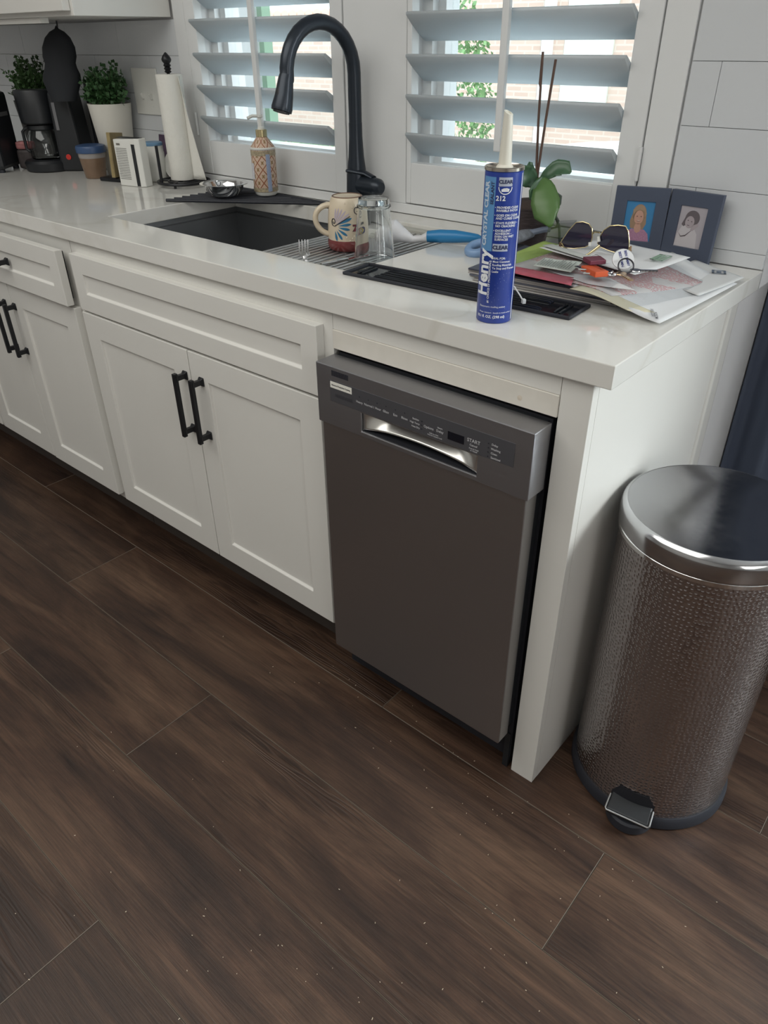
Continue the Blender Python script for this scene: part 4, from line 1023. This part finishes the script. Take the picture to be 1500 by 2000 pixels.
qC = [(-.249, .235), (-.178, .238), (-.194, .309), (-.262, .295)]
rc_ = sheet('receipt', qC, .0375, mat('receipt_paper', (.50, .54, .50), .6), 'small printed receipt left of the orange key tag', 'receipt', taper=False, wav=.0015)
ORG[rc_] = Vector(rc_.location)
ln = MB()
for i in range(13):
    u = .08+.068*i; a, b_ = inquad(qC, u, .10), inquad(qC, u, random.uniform(.6, .92)); ln.tube([(a.x, a.y, H+.0402), (b_.x, b_.y, H+.0402)], .0006, 4)
ln.build('printed_lines', mat('print_grey2', (.14, .16, .16), .6), rc_)
qD = [(-.060, .500), (.0, .455), (.020, .492), (-.050, .560)]
l2 = sheet('letter', [(-.11, .40), (.006, .340), (.029, .495), (-.085, .566)], .0085, mat('letter_paper', (.62, .63, .63), .6), 'white letter with a small dark logo nearest the wall', 'letter', taper=False)
ORG[l2] = Vector(l2.location)
lg2 = MB()
for a, b_, c, d in ((-.030, -.026, .488, .512), (-.010, -.006, .488, .512), (-.030, -.006, .488, .491), (-.030, -.006, .509, .512), (-.022, -.014, .495, .505)): lg2.box(a, b_, c, d, H+.0110, H+.0113)
lg2.xf(T((-.018, .5, 0), R(20)) @ T((.018, -.5, 0))).build('logo', mat('logo_blue_grey', (.10, .13, .18), .6), l2)

# ================================================================== KEYS
kz = H+.0405
ky = thing('key_bunch', 'bunch of keys with orange, maroon and round white tags', 'keys', (-.14, .27, kz))
def slab(name, pts, z0, z1, mt, bev=.001):
    m = MB(); n = len(pts); m.add([(x, y, z0) for x, y in pts]+[(x, y, z1) for x, y in pts], [tuple(range(n-1, -1, -1)), tuple(range(n, 2*n))]+[(i, (i+1) % n, n+(i+1) % n, n+i) for i in range(n)])
    return m.build(name, mt, ky, bevel=bev)
og = slab('orange_tag', [(-.165, .247), (-.127, .224), (-.113, .243), (-.150, .266)], kz, kz+.009, mat('orange_plastic', (.62, .10, .03), .4))
text_mb('KEY TAG', .0075, plane_fn((-.137, .251, kz+.0094), (.86, -.5, 0), (.5, .86, 0)), bold=.0002).build('tag_print', mat('dark_red_print', (.22, .03, .02), .5), og)
slab('maroon_tag', [(-.176, .272), (-.152, .252), (-.135, .276), (-.156, .296)], kz+.010, kz+.017, mat('maroon_leather', (.14, .02, .045), .5))
# round white tag leaning towards the camera
tc_ = Vector((-.112, .290, kz+.019)); nrm = Vector((.42, -.62, .62)).normalized(); rx_ = Vector((.80, .58, 0)).normalized(); uy_ = nrm.cross(rx_)
if uy_.z < 0: uy_ = -uy_
m = MB().lathe([(.0172, -.0012), (.0178, 0), (.0172, .0012)], 36); B = Matrix((rx_, uy_, rx_.cross(uy_))).transposed().to_4x4(); B.translation = tc_
m.xf(B); wt_ = m.build('round_tag', PAPER, ky)
m = MB().tube([tc_+rx_*(.0175*math.cos(a))+uy_*(.0175*math.sin(a)) for a in [2*PI*i/28 for i in range(29)]], .0011, 6); m.build('tag_rim', STEEL, ky)
nf_ = rx_.cross(uy_); nf_ = nf_ if nf_.dot(nrm) > 0 else -nf_
def tagtext(s_, off): 
    yd = -rx_.lerp(uy_, .0); fx = (-uy_*.94+rx_*.2).normalized(); fy = (rx_*.94+uy_*.2).normalized()
    return text_mb(s_, .0058, lambda x, y: tc_+nf_*.0016+fx*x+fy*(y+off), bold=.00015)
merge(tagtext('BEN EMMY', .0055), tagtext('BEST DMN', -.0040)).build('tag_writing', mat('blue_pen', (.03, .04, .20), .5), wt_)
def torus(c, r, w, ax, name, mt, n=26):
    ax = Vector(ax).normalized(); u = ax.cross(Vector((0, 0, 1))).normalized(); v = ax.cross(u); c = Vector(c)
    return MB().tube([c+u*(r*math.cos(2*PI*i/n))+v*(r*math.sin(2*PI*i/n)) for i in range(n+1)], w, 8).build(name, mt, ky)
torus((-.101, .279, kz+.012), .0125, .0013, (.45, -.6, .55), 'key_ring', mat('dark_ring', (.08, .08, .09), .3, 1))
torus((-.164, .295, kz+.010), .008, .0009, (.3, -.9, .1), 'split_ring', STEEL)
def key(x, y, ang, L_, name='key', mt=CHROME, z=kz+.003):
    m = MB(); m.lathe([(.009, -.001), (.0095, 0), (.009, .001)], 18).box(.008, L_, -.003, .003, -.001, .001)
    for i in range(4): m.box(.014+i*.006, .017+i*.006, -.0045, -.003, -.001, .001)
    m.xf(T((x, y, z), ang)); return m.build(name, mt, ky)
key(-.112, .252, R(-150), .045); key(-.100, .262, R(-40), .040, mt=mat('brass_key', (.70, .50, .30), .25, 1)); key(-.150, .252, R(160), .035, z=kz+.001); key(-.118, .250, R(-165), .048, z=kz+.006)
key(-.092, .300, R(35), .036, z=kz+.002)

# ================================================================== SUNGLASSES
sg = thing('sunglasses', 'gold framed sunglasses with dark purple lenses on the envelope', 'sunglasses', (-.21, .38, H+.04))
Lo = [(-0.275, 0.959), (-0.273, 0.966), (-0.261, 0.986), (-0.249, 1.001), (-0.235, 1.004), (-0.223, 1.002), (-0.216, 0.995), (-0.213, 0.98), (-0.215, 0.967), (-0.225, 0.961), (-0.246, 0.9555), (-0.26, 0.9545), (-0.272, 0.955)]
Ro = [(-0.205, 0.969), (-0.204, 0.978), (-0.197, 0.993), (-0.186, 1.002), (-0.172, 1.005), (-0.157, 1.005), (-0.151, 0.997), (-0.146, 0.98), (-0.144, 0.965), (-0.153, 0.959), (-0.163, 0.958), (-0.181, 0.96), (-0.199, 0.964)]
LENS = bpy.data.materials.new('purple_lens'); LENS.use_nodes = True; nt = LENS.node_tree; nt.nodes.remove(nt.nodes['Principled BSDF'])
t_ = nt.nodes.new('ShaderNodeBsdfTransparent'); t_.inputs[0].default_value = (.10, .085, .14, 1); g_ = nt.nodes.new('ShaderNodeBsdfGlossy'); g_.inputs['Roughness'].default_value = .05
d_ = nt.nodes.new('ShaderNodeBsdfDiffuse'); d_.inputs[0].default_value = (.05, .045, .09, 1); m1_ = nt.nodes.new('ShaderNodeMixShader'); m1_.inputs[0].default_value = .45
m2_ = nt.nodes.new('ShaderNodeMixShader'); m2_.inputs[0].default_value = .07; Lk = nt.links.new
Lk(t_.outputs[0], m1_.inputs[1]); Lk(d_.outputs[0], m1_.inputs[2]); Lk(m1_.outputs[0], m2_.inputs[1]); Lk(g_.outputs[0], m2_.inputs[2]); Lk(m2_.outputs[0], nt.nodes['Material Output'].inputs[0])
def lens(out, y):
    P = [Vector((a, y, b)) for a, b in out]
    MB().poly(P, .0016, Vector((0, -1, 0))).build('lens', LENS, sg)
    MB().tube(P+[P[0], P[1]],   .0009, 8).build('rim', GOLD, sg)
lens(Lo, .375); lens(Ro, .383)
MB().tube([(-.214, .376, .986), (-.209, .372, .990), (-.204, .383, .988)], .0013, 8).build('bridge', GOLD, sg)
MB().tube([(-.214, .370, .972), (-.2125, .368, .966)], .0028, 8).build('nose_pad', WPLAS, sg); MB().tube([(-.203, .378, .982), (-.1995, .376, .974)], .0028, 8).build('nose_pad', WPLAS, sg)
MB().tube([(-.276, .378, .962), (-.262, .366, .957), (-.231, .345, .9545), (-.212, .338, .9545), (-.203, .345, .957), (-.196, .353, .964), (-.188, .358, .972)], [.0014, .0014, .0014, .0014, .0018, .0026, .0030], 10).build('temple', GOLD, sg)
MB().tube([(-.143, .382, .970), (-.137, .372, .975), (-.133, .362, .965), (-.133, .355, .958)], [.0016, .0018, .0022, .0024], 10).build('temple', mat('tortoise_gold', (.42, .28, .16), .3, .5), sg)
MB().obox((-.275, .377, .958), .005, .006, .009).build('hinge_block', mat('tortoise', (.12, .07, .04), .4), sg); MB().obox((-.143, .383, .962), .006, .006, .009).build('hinge_block', mat('tortoise2', (.12, .07, .04), .4), sg)

# ================================================================== LEFT END OF THE COUNTER
ER = Vector((.755, .655, 0)); EA = Vector((-.655, .755, 0))
def loc2(c, r, a, z=0): return Vector((c[0], c[1], z))+ER*r+EA*a
ang0 = math.atan2(.655, .755)
# paper towel holder and roll
TX_, TY_ = -1.640, .521
th = thing('towel_holder', 'black wire paper towel holder with spiral finial', 'towel holder', (TX_, TY_, H))
ringp = lambda r, z: [(TX_+r*math.cos(2*PI*i/40), TY_+r*math.sin(2*PI*i/40), z) for i in range(41)]
MB().tube(ringp(.076, H+.011), .0042, 8, False).build('base_ring', BLACK, th); MB().tube(ringp(.045, H+.012), .003, 8, False).build('inner_ring', BLACK, th)
for k in range(4):
    a = k*PI/2+.5; MB().tube([(TX_, TY_, H+.013), (TX_+.076*math.cos(a), TY_+.076*math.sin(a), H+.012)], .003, 8).build('spoke', BLACK, th)
for k in range(3):
    a = k*2*PI/3-1.0; MB().lathe([(.004, .0003), (.004, .009)], 10, (TX_+.072*math.cos(a), TY_+.072*math.sin(a), H)).build('foot', BLACK, th)
MB().lathe([(.0045, .012), (.0045, .296)], 12, (TX_, TY_, H)).build('rod', BLACK, th)
fz = .294
MB().lathe([(r_*.72, fz+z_*.66) for r_, z_ in ((.010, 0), (.014, .004), (.010, .009), (.015, .015), (.010, .021), (.0155, .027), (.011, .033), (.018, .043), (.019, .050), (.014, .061), (.005, .072), (0, .076))], 20, (TX_, TY_, H)).build('finial', BLACK, th)
p0 = loc2((TX_, TY_), -.058, -.035, H+.012); MB().tube([p0, p0+Vector((0, 0, .10))], .0045, 10).build('side_post', BLACK, th)
pr_ = thing('paper_towel_roll', 'white embossed paper towel roll on the black holder', 'paper towel', (TX_, TY_, H+.016))
PT = mat('embossed_paper', (.72, .71, .66), .8, bump=.9, bscale=90)
MB().lathe([(.012, .017), (.036, .017), (.037, .020), (.037, .288), (.036, .291), (.012, .291), (.012, .017)], 48, (TX_, TY_, H)).build('roll', PT, pr_)
sh_ = MB().grid(lambda u, v: loc2((TX_, TY_), .034+.042*u*(1-v)**1.2, -.014-.018*u, H+.018+.268*v), 8, 20); sh_.build('loose_sheet', PT, pr_, solid=.0012)
# air purifier
ap = thing('air_purifier', 'small white device with vent slots and a black stripe', 'air purifier', (-1.745, .425, H))
av = Vector((.964, .266, 0)); ao = Vector((-1.787, .395, H)); an_ = Vector((-.266, .964, 0))
def A(a, d, z): return ao+av*a+an_*d+Vector((0, 0, z))
pl = [(0, .0), (.085, -.006), (.097, .002), (.099, .030), (.0, .035)]
m = MB(); n = len(pl); vs = [A(a, d, .0006) for a, d in pl]+[A(a, d, .131-(.004 if i in (0, 4) else 0)) for i, (a, d) in enumerate(pl)]
m.add(vs, [tuple(range(n-1, -1, -1)), tuple(range(n, 2*n))]+[(i, (i+1) % n, n+(i+1) % n, n+i) for i in range(n)]); m.build('housing', WPLAS, ap, bevel=.002)
vsn = MB()
for i in range(19): z = .020+i*.0046; vsn.add([A(.006, -.0012, z), A(.050, -.0042, z), A(.050, -.0042, z+.0014), A(.006, -.0012, z+.0014)], [(0, 1, 2, 3)])
vsn.build('vent_slots', mat('slot_grey', (.20, .20, .19), .6), ap, solid=.0003)
MB().add([A(.071, -.0060, .003), A(.084, -.0072, .003), A(.084, -.0072, .116), A(.071, -.0060, .116)], [(0, 1, 2, 3)]).build('black_stripe', BLKPL, ap, solid=.0008)
MB().add([A(.012, -.0020, .112), A(.026, -.0028, .112), A(.026, -.0028, .117), A(.012, -.0020, .117)], [(0, 1, 2, 3)]).build('badge', mat('badge_grey', (.15, .14, .12), .4), ap, solid=.0004)
MB().add([A(.006, .006, .1312), A(.092, .004, .1312), A(.090, .026, .1312), A(.006, .030, .1312)], [(0, 1, 2, 3)]).build('top_grille', BLKPL, ap, solid=.001)
# gold framed card on black stand
es = thing('card_stand', 'gold edged picture on a black stand behind the white device', 'picture stand', (-1.87, .44, H))
MB().obox((-1.872, .432, H+.006), .095, .040, .011, R(15)).build('stand', BLACK, es, bevel=.002)
MB().obox((-1.866, .448, H+.073), .012, .075, .125, R(28), (R(-6), 0)).build('picture', mat('old_gold', (.32, .25, .12), .4, .3, vary=.3, bscale=60), es, bevel=.0015)
MB().obox((-1.858, .440, H+.068), .002, .055, .090, R(28), (R(-6), 0)).build('picture_face', mat('dark_gold_print', (.20, .15, .08), .5, vary=.5, bscale=90), es)
# tub with blue lid
UXx, UYy = -1.984, .430
tu = thing('food_tub', 'clear food tub with a blue lid and brown contents', 'container', (UXx, UYy, H))
MB().lathe([(.030, .0006), (.032, .003), (.040, .058), (.0405, .060)], 40, (UXx, UYy, H)).build('tub', mat('brown_contents', (.20, .13, .085), .35, vary=.2, bscale=40), tu)
MB().lathe([(.0405, .060), (.0415, .064), (.0415, .074), (.040, .074)], 40, (UXx, UYy, H)).build('clear_rim', mat('cloudy_plastic', (.30, .28, .27), .3), tu)
MB().lathe([(.0415, .074), (.0455, .075), (.0465, .088), (.044, .0945), (.036, .0965), (0, .0955)], 40, (UXx, UYy, H)).build('lid', mat('blue_lid', (.035, .075, .17), .4), tu)
# white canister with blue lid
KX, KY = -1.772, .517
ca = thing('canister', 'white ribbed canister with a blue cap behind the white device', 'canister', (KX, KY, H))
MB().lathe([(.031, .0006), (.033, .003), (.033, .082), (.0315, .084), (.0315, .100), (.030, .101)], 40, (KX, KY, H)).build('jar', WPLAS, ca)
MB().lathe([(.0315, .101), (.0315, .108), (.029, .110), (0, .110)], 40, (KX, KY, H)).build('cap', mat('pale_blue_cap', (.14, .27, .42), .4), ca)
# floral card and white plate
fcd = MB().obox((-1.775, .588, H+.062), .135, .003, .118, 0, (R(-7), 0)).build('floral_card', mat('purple_floral_print', (.075, .045, .085), .5, vary=.9, bscale=70), loc=(-1.762, .588, H)); tag(fcd, 'dark purple floral card leaning on the backsplash', 'card')
m = MB().lathe([(0, 0), (.040, .0005), (.058, .006), (.0585, .0075), (.040, .003), (0, .0025)], 40); m.xf(Matrix.Translation(loc2((-1.712, .560), 0, 0, H+.046)) @ Matrix.Rotation(R(25), 4, 'Z') @ Matrix.Rotation(R(78), 4, 'X') @ Matrix.Diagonal((.75, .78, 1, 1)))
o = m.build('small_plate', WPLAS, loc=(-1.735, .548, H)); tag(o, 'small white plate standing on edge behind the towel holder', 'plate')
# switch plate
sp_ = thing('switch_plate', 'white wall plate with two toggle switches on the tiled wall', 'switch', (-1.877, .60, 1.15))
MB().box(-1.943, -1.811, .5955, .6012, 1.088, 1.214).build('plate', WPLAS, sp_, bevel=.002)
for x in (-1.895, -1.849):
    MB().obox((x, .5925, 1.139), .008, .010, .016, 0, (R(25), 0)).build('toggle', WPLAS, sp_, bevel=.001)
    for z in (1.112, 1.19): MB().lathe([(.003, 0), (0, .0008)], 10).xf(T((x, .5953, z), rx=PI/2)).build('screw', WPLAS, sp_)

# plants
def foliage(c, rad, hz, n, seed, mt, parent, bias=(0, 0)):
    random.seed(seed); m = MB(); stems = MB()
    for i in range(n):
        a = random.uniform(0, 2*PI); el = random.uniform(.0, 1); r = rad*random.uniform(.35, 1)
        tip = Vector((c[0]+r*math.cos(a)*1.0+bias[0]*el, c[1]+r*math.sin(a)*.62+bias[1]*el, c[2]+hz*(.15+.85*random.random()*(1-.45*(r/rad)**2))))
        base = Vector((c[0]+.2*(tip.x-c[0]), c[1]+.2*(tip.y-c[1]), c[2]-.01))
        mid = base.lerp(tip, .55)+Vector((0, 0, .008)); stems.tube([base, mid, tip], .0009, 4)
        for k in range(9):
            t = .35+.65*k/8; p = base.lerp(mid, t/.55) if t < .55 else mid.lerp(tip, (t-.55)/.45)
            for sgn in (-1, 1):
                d = Vector((random.gauss(0, 1), random.gauss(0, 1), random.gauss(.3, .7))).normalized(); s = d.cross(Vector((random.random(), random.random(), random.random()))).normalized()
                L_, w = random.uniform(.010, .017), random.uniform(.005, .0085); q = p+d*.002
                nn_ = d.cross(s)*.0015
                m.add([q, q+d*L_*.5+s*w+nn_, q+d*L_, q+d*L_*.5-s*w+nn_], [(0, 1, 2), (0, 2, 3)])
    o = m.build('foliage', mt, parent); o['kind'] = 'stuff'; o2 = stems.build('stems', mat('green_stem', (.05, .09, .03), .6), parent); o2['kind'] = 'stuff'
def leafmat(name, c):
    m = mat(name, c, .5, vary=.55, bscale=35); return m
PX_, PY_ = -1.992, .530
pp_ = thing('potted_plant', 'leafy green plant in a white pot by the switch plate', 'plant', (PX_, PY_, H))
MB().lathe([(.043, .0006), (.045, .003), (.0660, .200), (.0670, .2055), (.064, .2055), (.062, .190), (0, .190)], 48, (PX_, PY_, H)).build('pot', mat('white_pot', (.66, .64, .58), .5), pp_)
foliage((PX_, PY_, H+.195), .100, .128, 120, 3, leafmat('boxwood_leaf', (.040, .105, .035)), pp_)
QX, QY = -2.425, .517
p2 = thing('potted_plant', 'sprawling green plant in a black pot behind the coffee maker', 'plant', (QX, QY, H))
MB().lathe([(.055, .0006), (.058, .003), (.078, .195), (.079, .20), (.075, .20), (.072, .185), (0, .185)], 40, (QX, QY, H)).build('pot', mat('black_pot', (.015, .016, .018), .5), p2)
foliage((QX, QY, H+.19), .118, .155, 90, 9, leafmat('eucalyptus_leaf', (.045, .10, .030)), p2)

# coffee maker
CC = (-2.245, .445)
cm = thing('coffee_maker', 'black drip coffee maker with glass carafe and red power light', 'coffee maker', (CC[0], CC[1], H))
def cpos(r, a, z): return loc2(CC, r, a, H+z)
c1 = cpos(-.028, 0, 0)
MB().lathe([(.070, .0006), (.076, .004), (.078, .026), (.072, .034), (.060, .036)], 40, tuple(c1)).build('base', BLKPL, cm)
def rbox(r0, r1, a0, a1, z0, z1, top=None):
    r2, r3 = top or (r0, r1)
    return MB().add([cpos(r0, a0, z0), cpos(r1, a0, z0), cpos(r1, a1, z0), cpos(r0, a1, z0), cpos(r2, a0, z1), cpos(r3, a0, z1), cpos(r3, a1, z1), cpos(r2, a1, z1)], [(0,3,2,1),(4,5,6,7),(0,1,5,4),(1,2,6,5),(2,3,7,6),(3,0,4,7)])
rbox(.024, .112, -.045, .075, .0006, .236, (.030, .098)).build('tower', BLKPL, cm, bevel=.010, seg=3)
c2 = cpos(-.030, 0, 0)
MB().lathe([(.052, .142), (.056, .146), (.060, .236), (.058, .240), (0, .241)], 40, tuple(c2)).build('brew_basket', BLKPL, cm)
MB().lathe([(.045, .037), (.050, .042), (.053, .070), (.049, .100), (.040, .120), (.038, .124), (.0365, .124), (.0385, .119), (.0475, .099), (.0515, .070), (.0485, .0435), (0, .0395)], 40, tuple(c2)).build('carafe', CLEARG, cm)
MB().lathe([(.041, .124), (.043, .127), (.042, .138), (0, .140)], 32, tuple(c2)).build('carafe_lid', BLKPL, cm)
h0 = c2-ER*.052; MB().tube([h0+Vector((0, 0, .128))+ER*.012, h0+Vector((0, 0, .128)), h0-ER*.012+Vector((0, 0, .118)), h0-ER*.012+Vector((0, 0, .065)), h0+Vector((0, 0, .055))], .005, 10).build('carafe_handle', BLKPL, cm)
MB().add([cpos(.040, -.0462, .125), cpos(.050, -.0462, .125), cpos(.050, -.0462, .205), cpos(.040, -.0462, .205)], [(0,1,2,3)]).build('water_gauge', mat('grey_gauge', (.16, .16, .17), .3), cm, solid=.001)
m = MB().lathe([(.0085, 0), (.0085, .0025), (0, .003)], 20); Bc = Matrix((ER, Vector((0, 0, 1)), -EA)).transposed().to_4x4(); Bc.translation = cpos(.060, -.0455, .045); m.xf(Bc)
m.build('power_button', mat('red_power_light', (.55, .03, .02), .4), cm)
# quilted mitt hanging above
MTc = Vector((-2.112, .458, 0))
ov = thing('oven_mitt', 'black oven mitt hanging in front of the tiles above the coffee maker', 'oven mitt', (MTc.x, MTc.y, 1.2))
prof = [(1.326, .002), (1.318, .006), (1.310, .022), (1.295, .038), (1.270, .050), (1.245, .052), (1.228, .047), (1.215, .050), (1.198, .058), (1.180, .060), (1.160, .052), (1.140, .044), (1.125, .040)]
m = MB(); vs = []; n = 28
for k, (z, r) in enumerate(prof):
    c = MTc+ER*(.012*(1.22-z)/-.1)+Vector((0, 0, z))
    for i in range(n): a = 2*PI*i/n; vs.append(c+ER*(r*math.cos(a))+EA*(min(r, .03)*math.sin(a)))
fs = [(j*n+i, j*n+(i+1) % n, (j+1)*n+(i+1) % n, (j+1)*n+i) for j in range(len(prof)-1) for i in range(n)]+[tuple(range(n)), tuple((len(prof)-1)*n+i for i in range(n))]
m.add(vs, fs, True); m.build('mitt', mat('black_quilt', (.010, .012, .016), .75, bump=.4, bscale=50), ov)
MB().tube([MTc+ER*.0155+Vector((0, 0, 1.322)), MTc+ER*.016+Vector((0, 0, 1.3385))], .0025, 8).build('hanging_loop', BLACK, ov)
# utensil handles, cord, package, appliance
ut = thing('black_rack', 'black two armed rack sticking out right of the coffee maker', 'rack', (-2.12, .55, 1.1))
u0 = Vector((-2.135, .545, 0))
for z, L_ in ((1.168, .075), (1.128, .085)):
    MB().tube([u0+ER*0+Vector((0, 0, z)), u0+ER*(L_*.55)+Vector((0, 0, z)), u0+ER*(L_*.6)+Vector((0, 0, z-.003)), u0+ER*L_+Vector((0, 0, z-.003))], [.006, .006, .010, .009], 10).build('arm', BLACK, ut)
MB().box(u0.x-.008, u0.x+.006, u0.y-.006, u0.y+.008, H+.0005, 1.18).build('post', BLACK, ut, bevel=.002)
MB().box(u0.x-.022, u0.x+.03, u0.y-.045, u0.y+.045, H+.0004, H+.006).build('foot', BLACK, ut, bevel=.002)
cb = [(-2.105, .560, 1.075), (-2.09, .575, 1.055), (-2.075, .585, 1.035), (-2.065, .59, 1.02), (-2.062, .59, .99), (-2.062, .575, .93), (-2.07, .56, H+.003)]
o = MB().tube(cb, .0028, 8).build('power_cord', BLKPL, loc=(-2.07, .57, 1.0)); tag(o, 'black power cord curving down the tiles beside the coffee maker', 'cord')
bx = loc2((-2.355, .400), 0, 0, 0)
pk = thing('snack_bag', 'red and white packet lying behind the glass carafe', 'packet', (bx.x, bx.y, H))
MB().obox((bx.x, bx.y, H+.031), .060, .040, .060, ang0).build('pack', mat('dark_packet', (.055, .045, .045), .5, vary=.7, bscale=50), pk, bevel=.008)
MB().obox((bx.x, bx.y, H+.0735), .056, .034, .024, ang0).build('printed_top', mat('red_white_print', (.40, .16, .16), .5, vary=.9, bscale=60), pk, bevel=.006)
bx = loc2((-2.305, .292), -.105, .075, 0)
bl = thing('toaster_oven', 'black countertop appliance cut by the left edge of the photo', 'appliance', (bx.x, bx.y, H))
MB().obox((bx.x, bx.y, H+.122), .20, .15, .224, ang0).build('housing', BLKPL, bl, bevel=.012)
for s1_ in (-1, 1):
    for s2_ in (-1, 1): q = loc2((bx.x, bx.y), s1_*.08, s2_*.055, H); MB().lathe([(.01, .0004), (.01, .011)], 12, tuple(q)).build('foot', RUBBER, bl)
MB().obox(tuple(loc2((bx.x, bx.y), .1005, 0, H+.17)), .003, .09, .012, ang0).build('trim_strip', STEEL, bl)

# ================================================================== OUTDOORS
def brickm():
    m = bpy.data.materials.new('brick_wall'); m.use_nodes = True; nt = m.node_tree; N = nt.nodes.new; L = nt.links.new; b = nt.nodes['Principled BSDF']
    g = N('ShaderNodeNewGeometry'); mp = N('ShaderNodeMapping'); mp.inputs['Rotation'].default_value = (R(90), 0, 0); L(g.outputs['Position'], mp.inputs[0])
    br_ = N('ShaderNodeTexBrick'); br_.inputs['Color1'].default_value = (.46, .34, .285, 1); br_.inputs['Color2'].default_value = (.52, .41, .35, 1); br_.inputs['Mortar'].default_value = (.52, .45, .40, 1)
    br_.inputs['Scale'].default_value = 1; br_.inputs['Brick Width'].default_value = .21; br_.inputs['Row Height'].default_value = .060; br_.inputs['Mortar Size'].default_value = .010
    L(mp.outputs[0], br_.inputs[0]); L(br_.outputs[0], b.inputs['Base Color']); b.inputs['Roughness'].default_value = .9; return m
BRICK = brickm()
struct('ground', MB().box(-30, 12, .741, 20, -.35, -.15).box(3.2, 12, -10, .741, -.35, -.15), mat('pale_concrete', (.56, .55, .52), .9, vary=.15, bscale=2))
fe = thing('garden_wall', 'sunlit brick garden wall with scalloped coping seen through the left shutter', 'wall', (-16, 8, -.15))
MB().box(-25, -7.05, 8.0, 8.2, -.149, 1.52).build('brickwork', BRICK, fe)
cop = mat('terracotta_coping', (.62, .42, .34), .8)
first = None
for i in range(60):
    x = -7.15-i*.165
    if first is None:
        first = MB().tube([(x, 7.97, 1.565), (x, 8.23, 1.565)], .075, 14).build('coping_tile', cop, fe); x0_ = x
    else: o = first.copy(); COL.objects.link(o); o.parent = fe; o.location = (x-x0_, 0, 0)
hs = thing('brick_house', 'neighbouring brick house wall seen through the right shutter', 'house', (-3, 8, -.15))
MB().box(-7.0, 2.0, 8.0, 8.3, -.149, 3.2).build('wall', BRICK, hs)
MB().box(-4.78, -4.66, 7.93, 7.999, -.149, 3.0).build('downspout', SHUT, hs)
MB().box(-7.2, 2.2, 7.6, 8.4, 3.2, 3.32).build('eave', mat('yellow_eave', (.55, .52, .20), .7), hs)
MB().box(-4.5, -3.9, 7.97, 7.999, .6, 2.4).build('window', mat('pale_window', (.55, .60, .55), .3), hs)
random.seed(2)
bu = MB()
for i in range(2600):
    a = random.uniform(0, 2*PI); ph_ = math.acos(random.uniform(-1, 1)); r = random.uniform(.5, 1)**.5
    p = Vector((-4.35+.42*r*math.sin(ph_)*math.cos(a), 5.6+.42*r*math.sin(ph_)*math.sin(a), .72+.92*r*math.cos(ph_)))
    d = Vector((random.gauss(0, 1), random.gauss(0, 1), random.gauss(0, 1))).normalized()*.05; s = d.cross(Vector((random.random(), 1, random.random()))).normalized()*.022
    bu.add([p, p+d*.5+s, p+d, p+d*.5-s], [(0, 1, 2, 3)])
bs = thing('shrub', 'tall green shrub in front of the brick house outside', 'shrub', (-4.35, 5.6, -.15))
o = bu.build('foliage', leafmat('shrub_leaf', (.16, .30, .12)), bs); o['kind'] = 'stuff'
MB().lathe([(.03, 0), (.02, .6)], 8, (-4.35, 5.6, -.149)).build('trunk', mat('bark', (.12, .08, .05), .9), bs)
pl_ = thing('wading_pool', 'blue and white paddling pool outside the right window', 'pool', (-2.45, 6.0, -.15))
MB().lathe([(.95, 0), (1.0, .04), (1.0, .50), (.96, .56), (.90, .56), (.88, .50)], 48, (-2.45, 6.0, -.149)).build('wall', SHUT, pl_)
MB().lathe([(.885, .48), (.0, .48)], 48, (-2.45, 6.0, -.149)).build('water', mat('pool_blue', (.08, .38, .62), .1), pl_)
tb_ = thing('patio_table', 'white patio table outside the right window', 'table', (-3.8, 4.55, -.15))
MB().box(-4.05, -3.55, 4.2, 4.9, .36, .40).build('top', SHUT, tb_)
for x in (-4.0, -3.6):
    for y in (4.25, 4.85): MB().box(x-.02, x+.02, y-.02, y+.02, -.149, .36).build('leg', SHUT, tb_)
hg = MB(); 
for i in range(2200):
    p = Vector((random.uniform(-11.5, -7.6), random.uniform(7.0, 7.6), random.uniform(-.12, .18))); d = Vector((random.gauss(0, 1), random.gauss(0, 1), random.gauss(.5, 1))).normalized()*.07; s = d.cross(Vector((1, .2, 0))).normalized()*.03
    hg.add([p, p+d*.5+s, p+d, p+d*.5-s], [(0, 1, 2, 3)])
o = hg.build('low_hedge', leafmat('hedge_leaf', (.24, .38, .20)), loc=(-9.5, 7.3, -.15)); o['kind'] = 'stuff'; tag(o, 'low pale hedge at the foot of the garden wall outside', 'hedge')
po = thing('porch_post', 'white ribbed porch post just outside the left shutter', 'post', (-2.05, 1.15, -.15))
MB().box(-2.17, -2.11, 1.10, 1.18, -.149, 2.6).box(-2.10, -2.02, 1.12, 1.2, -.149, 2.6).box(-2.01, -1.95, 1.10, 1.18, -.149, 2.6).build('post', SHUT, po)
MB().box(-1.925, -1.90, 1.12, 1.16, -.149, 2.6).build('green_pipe', mat('green_pipe', (.20, .32, .22), .5), po)
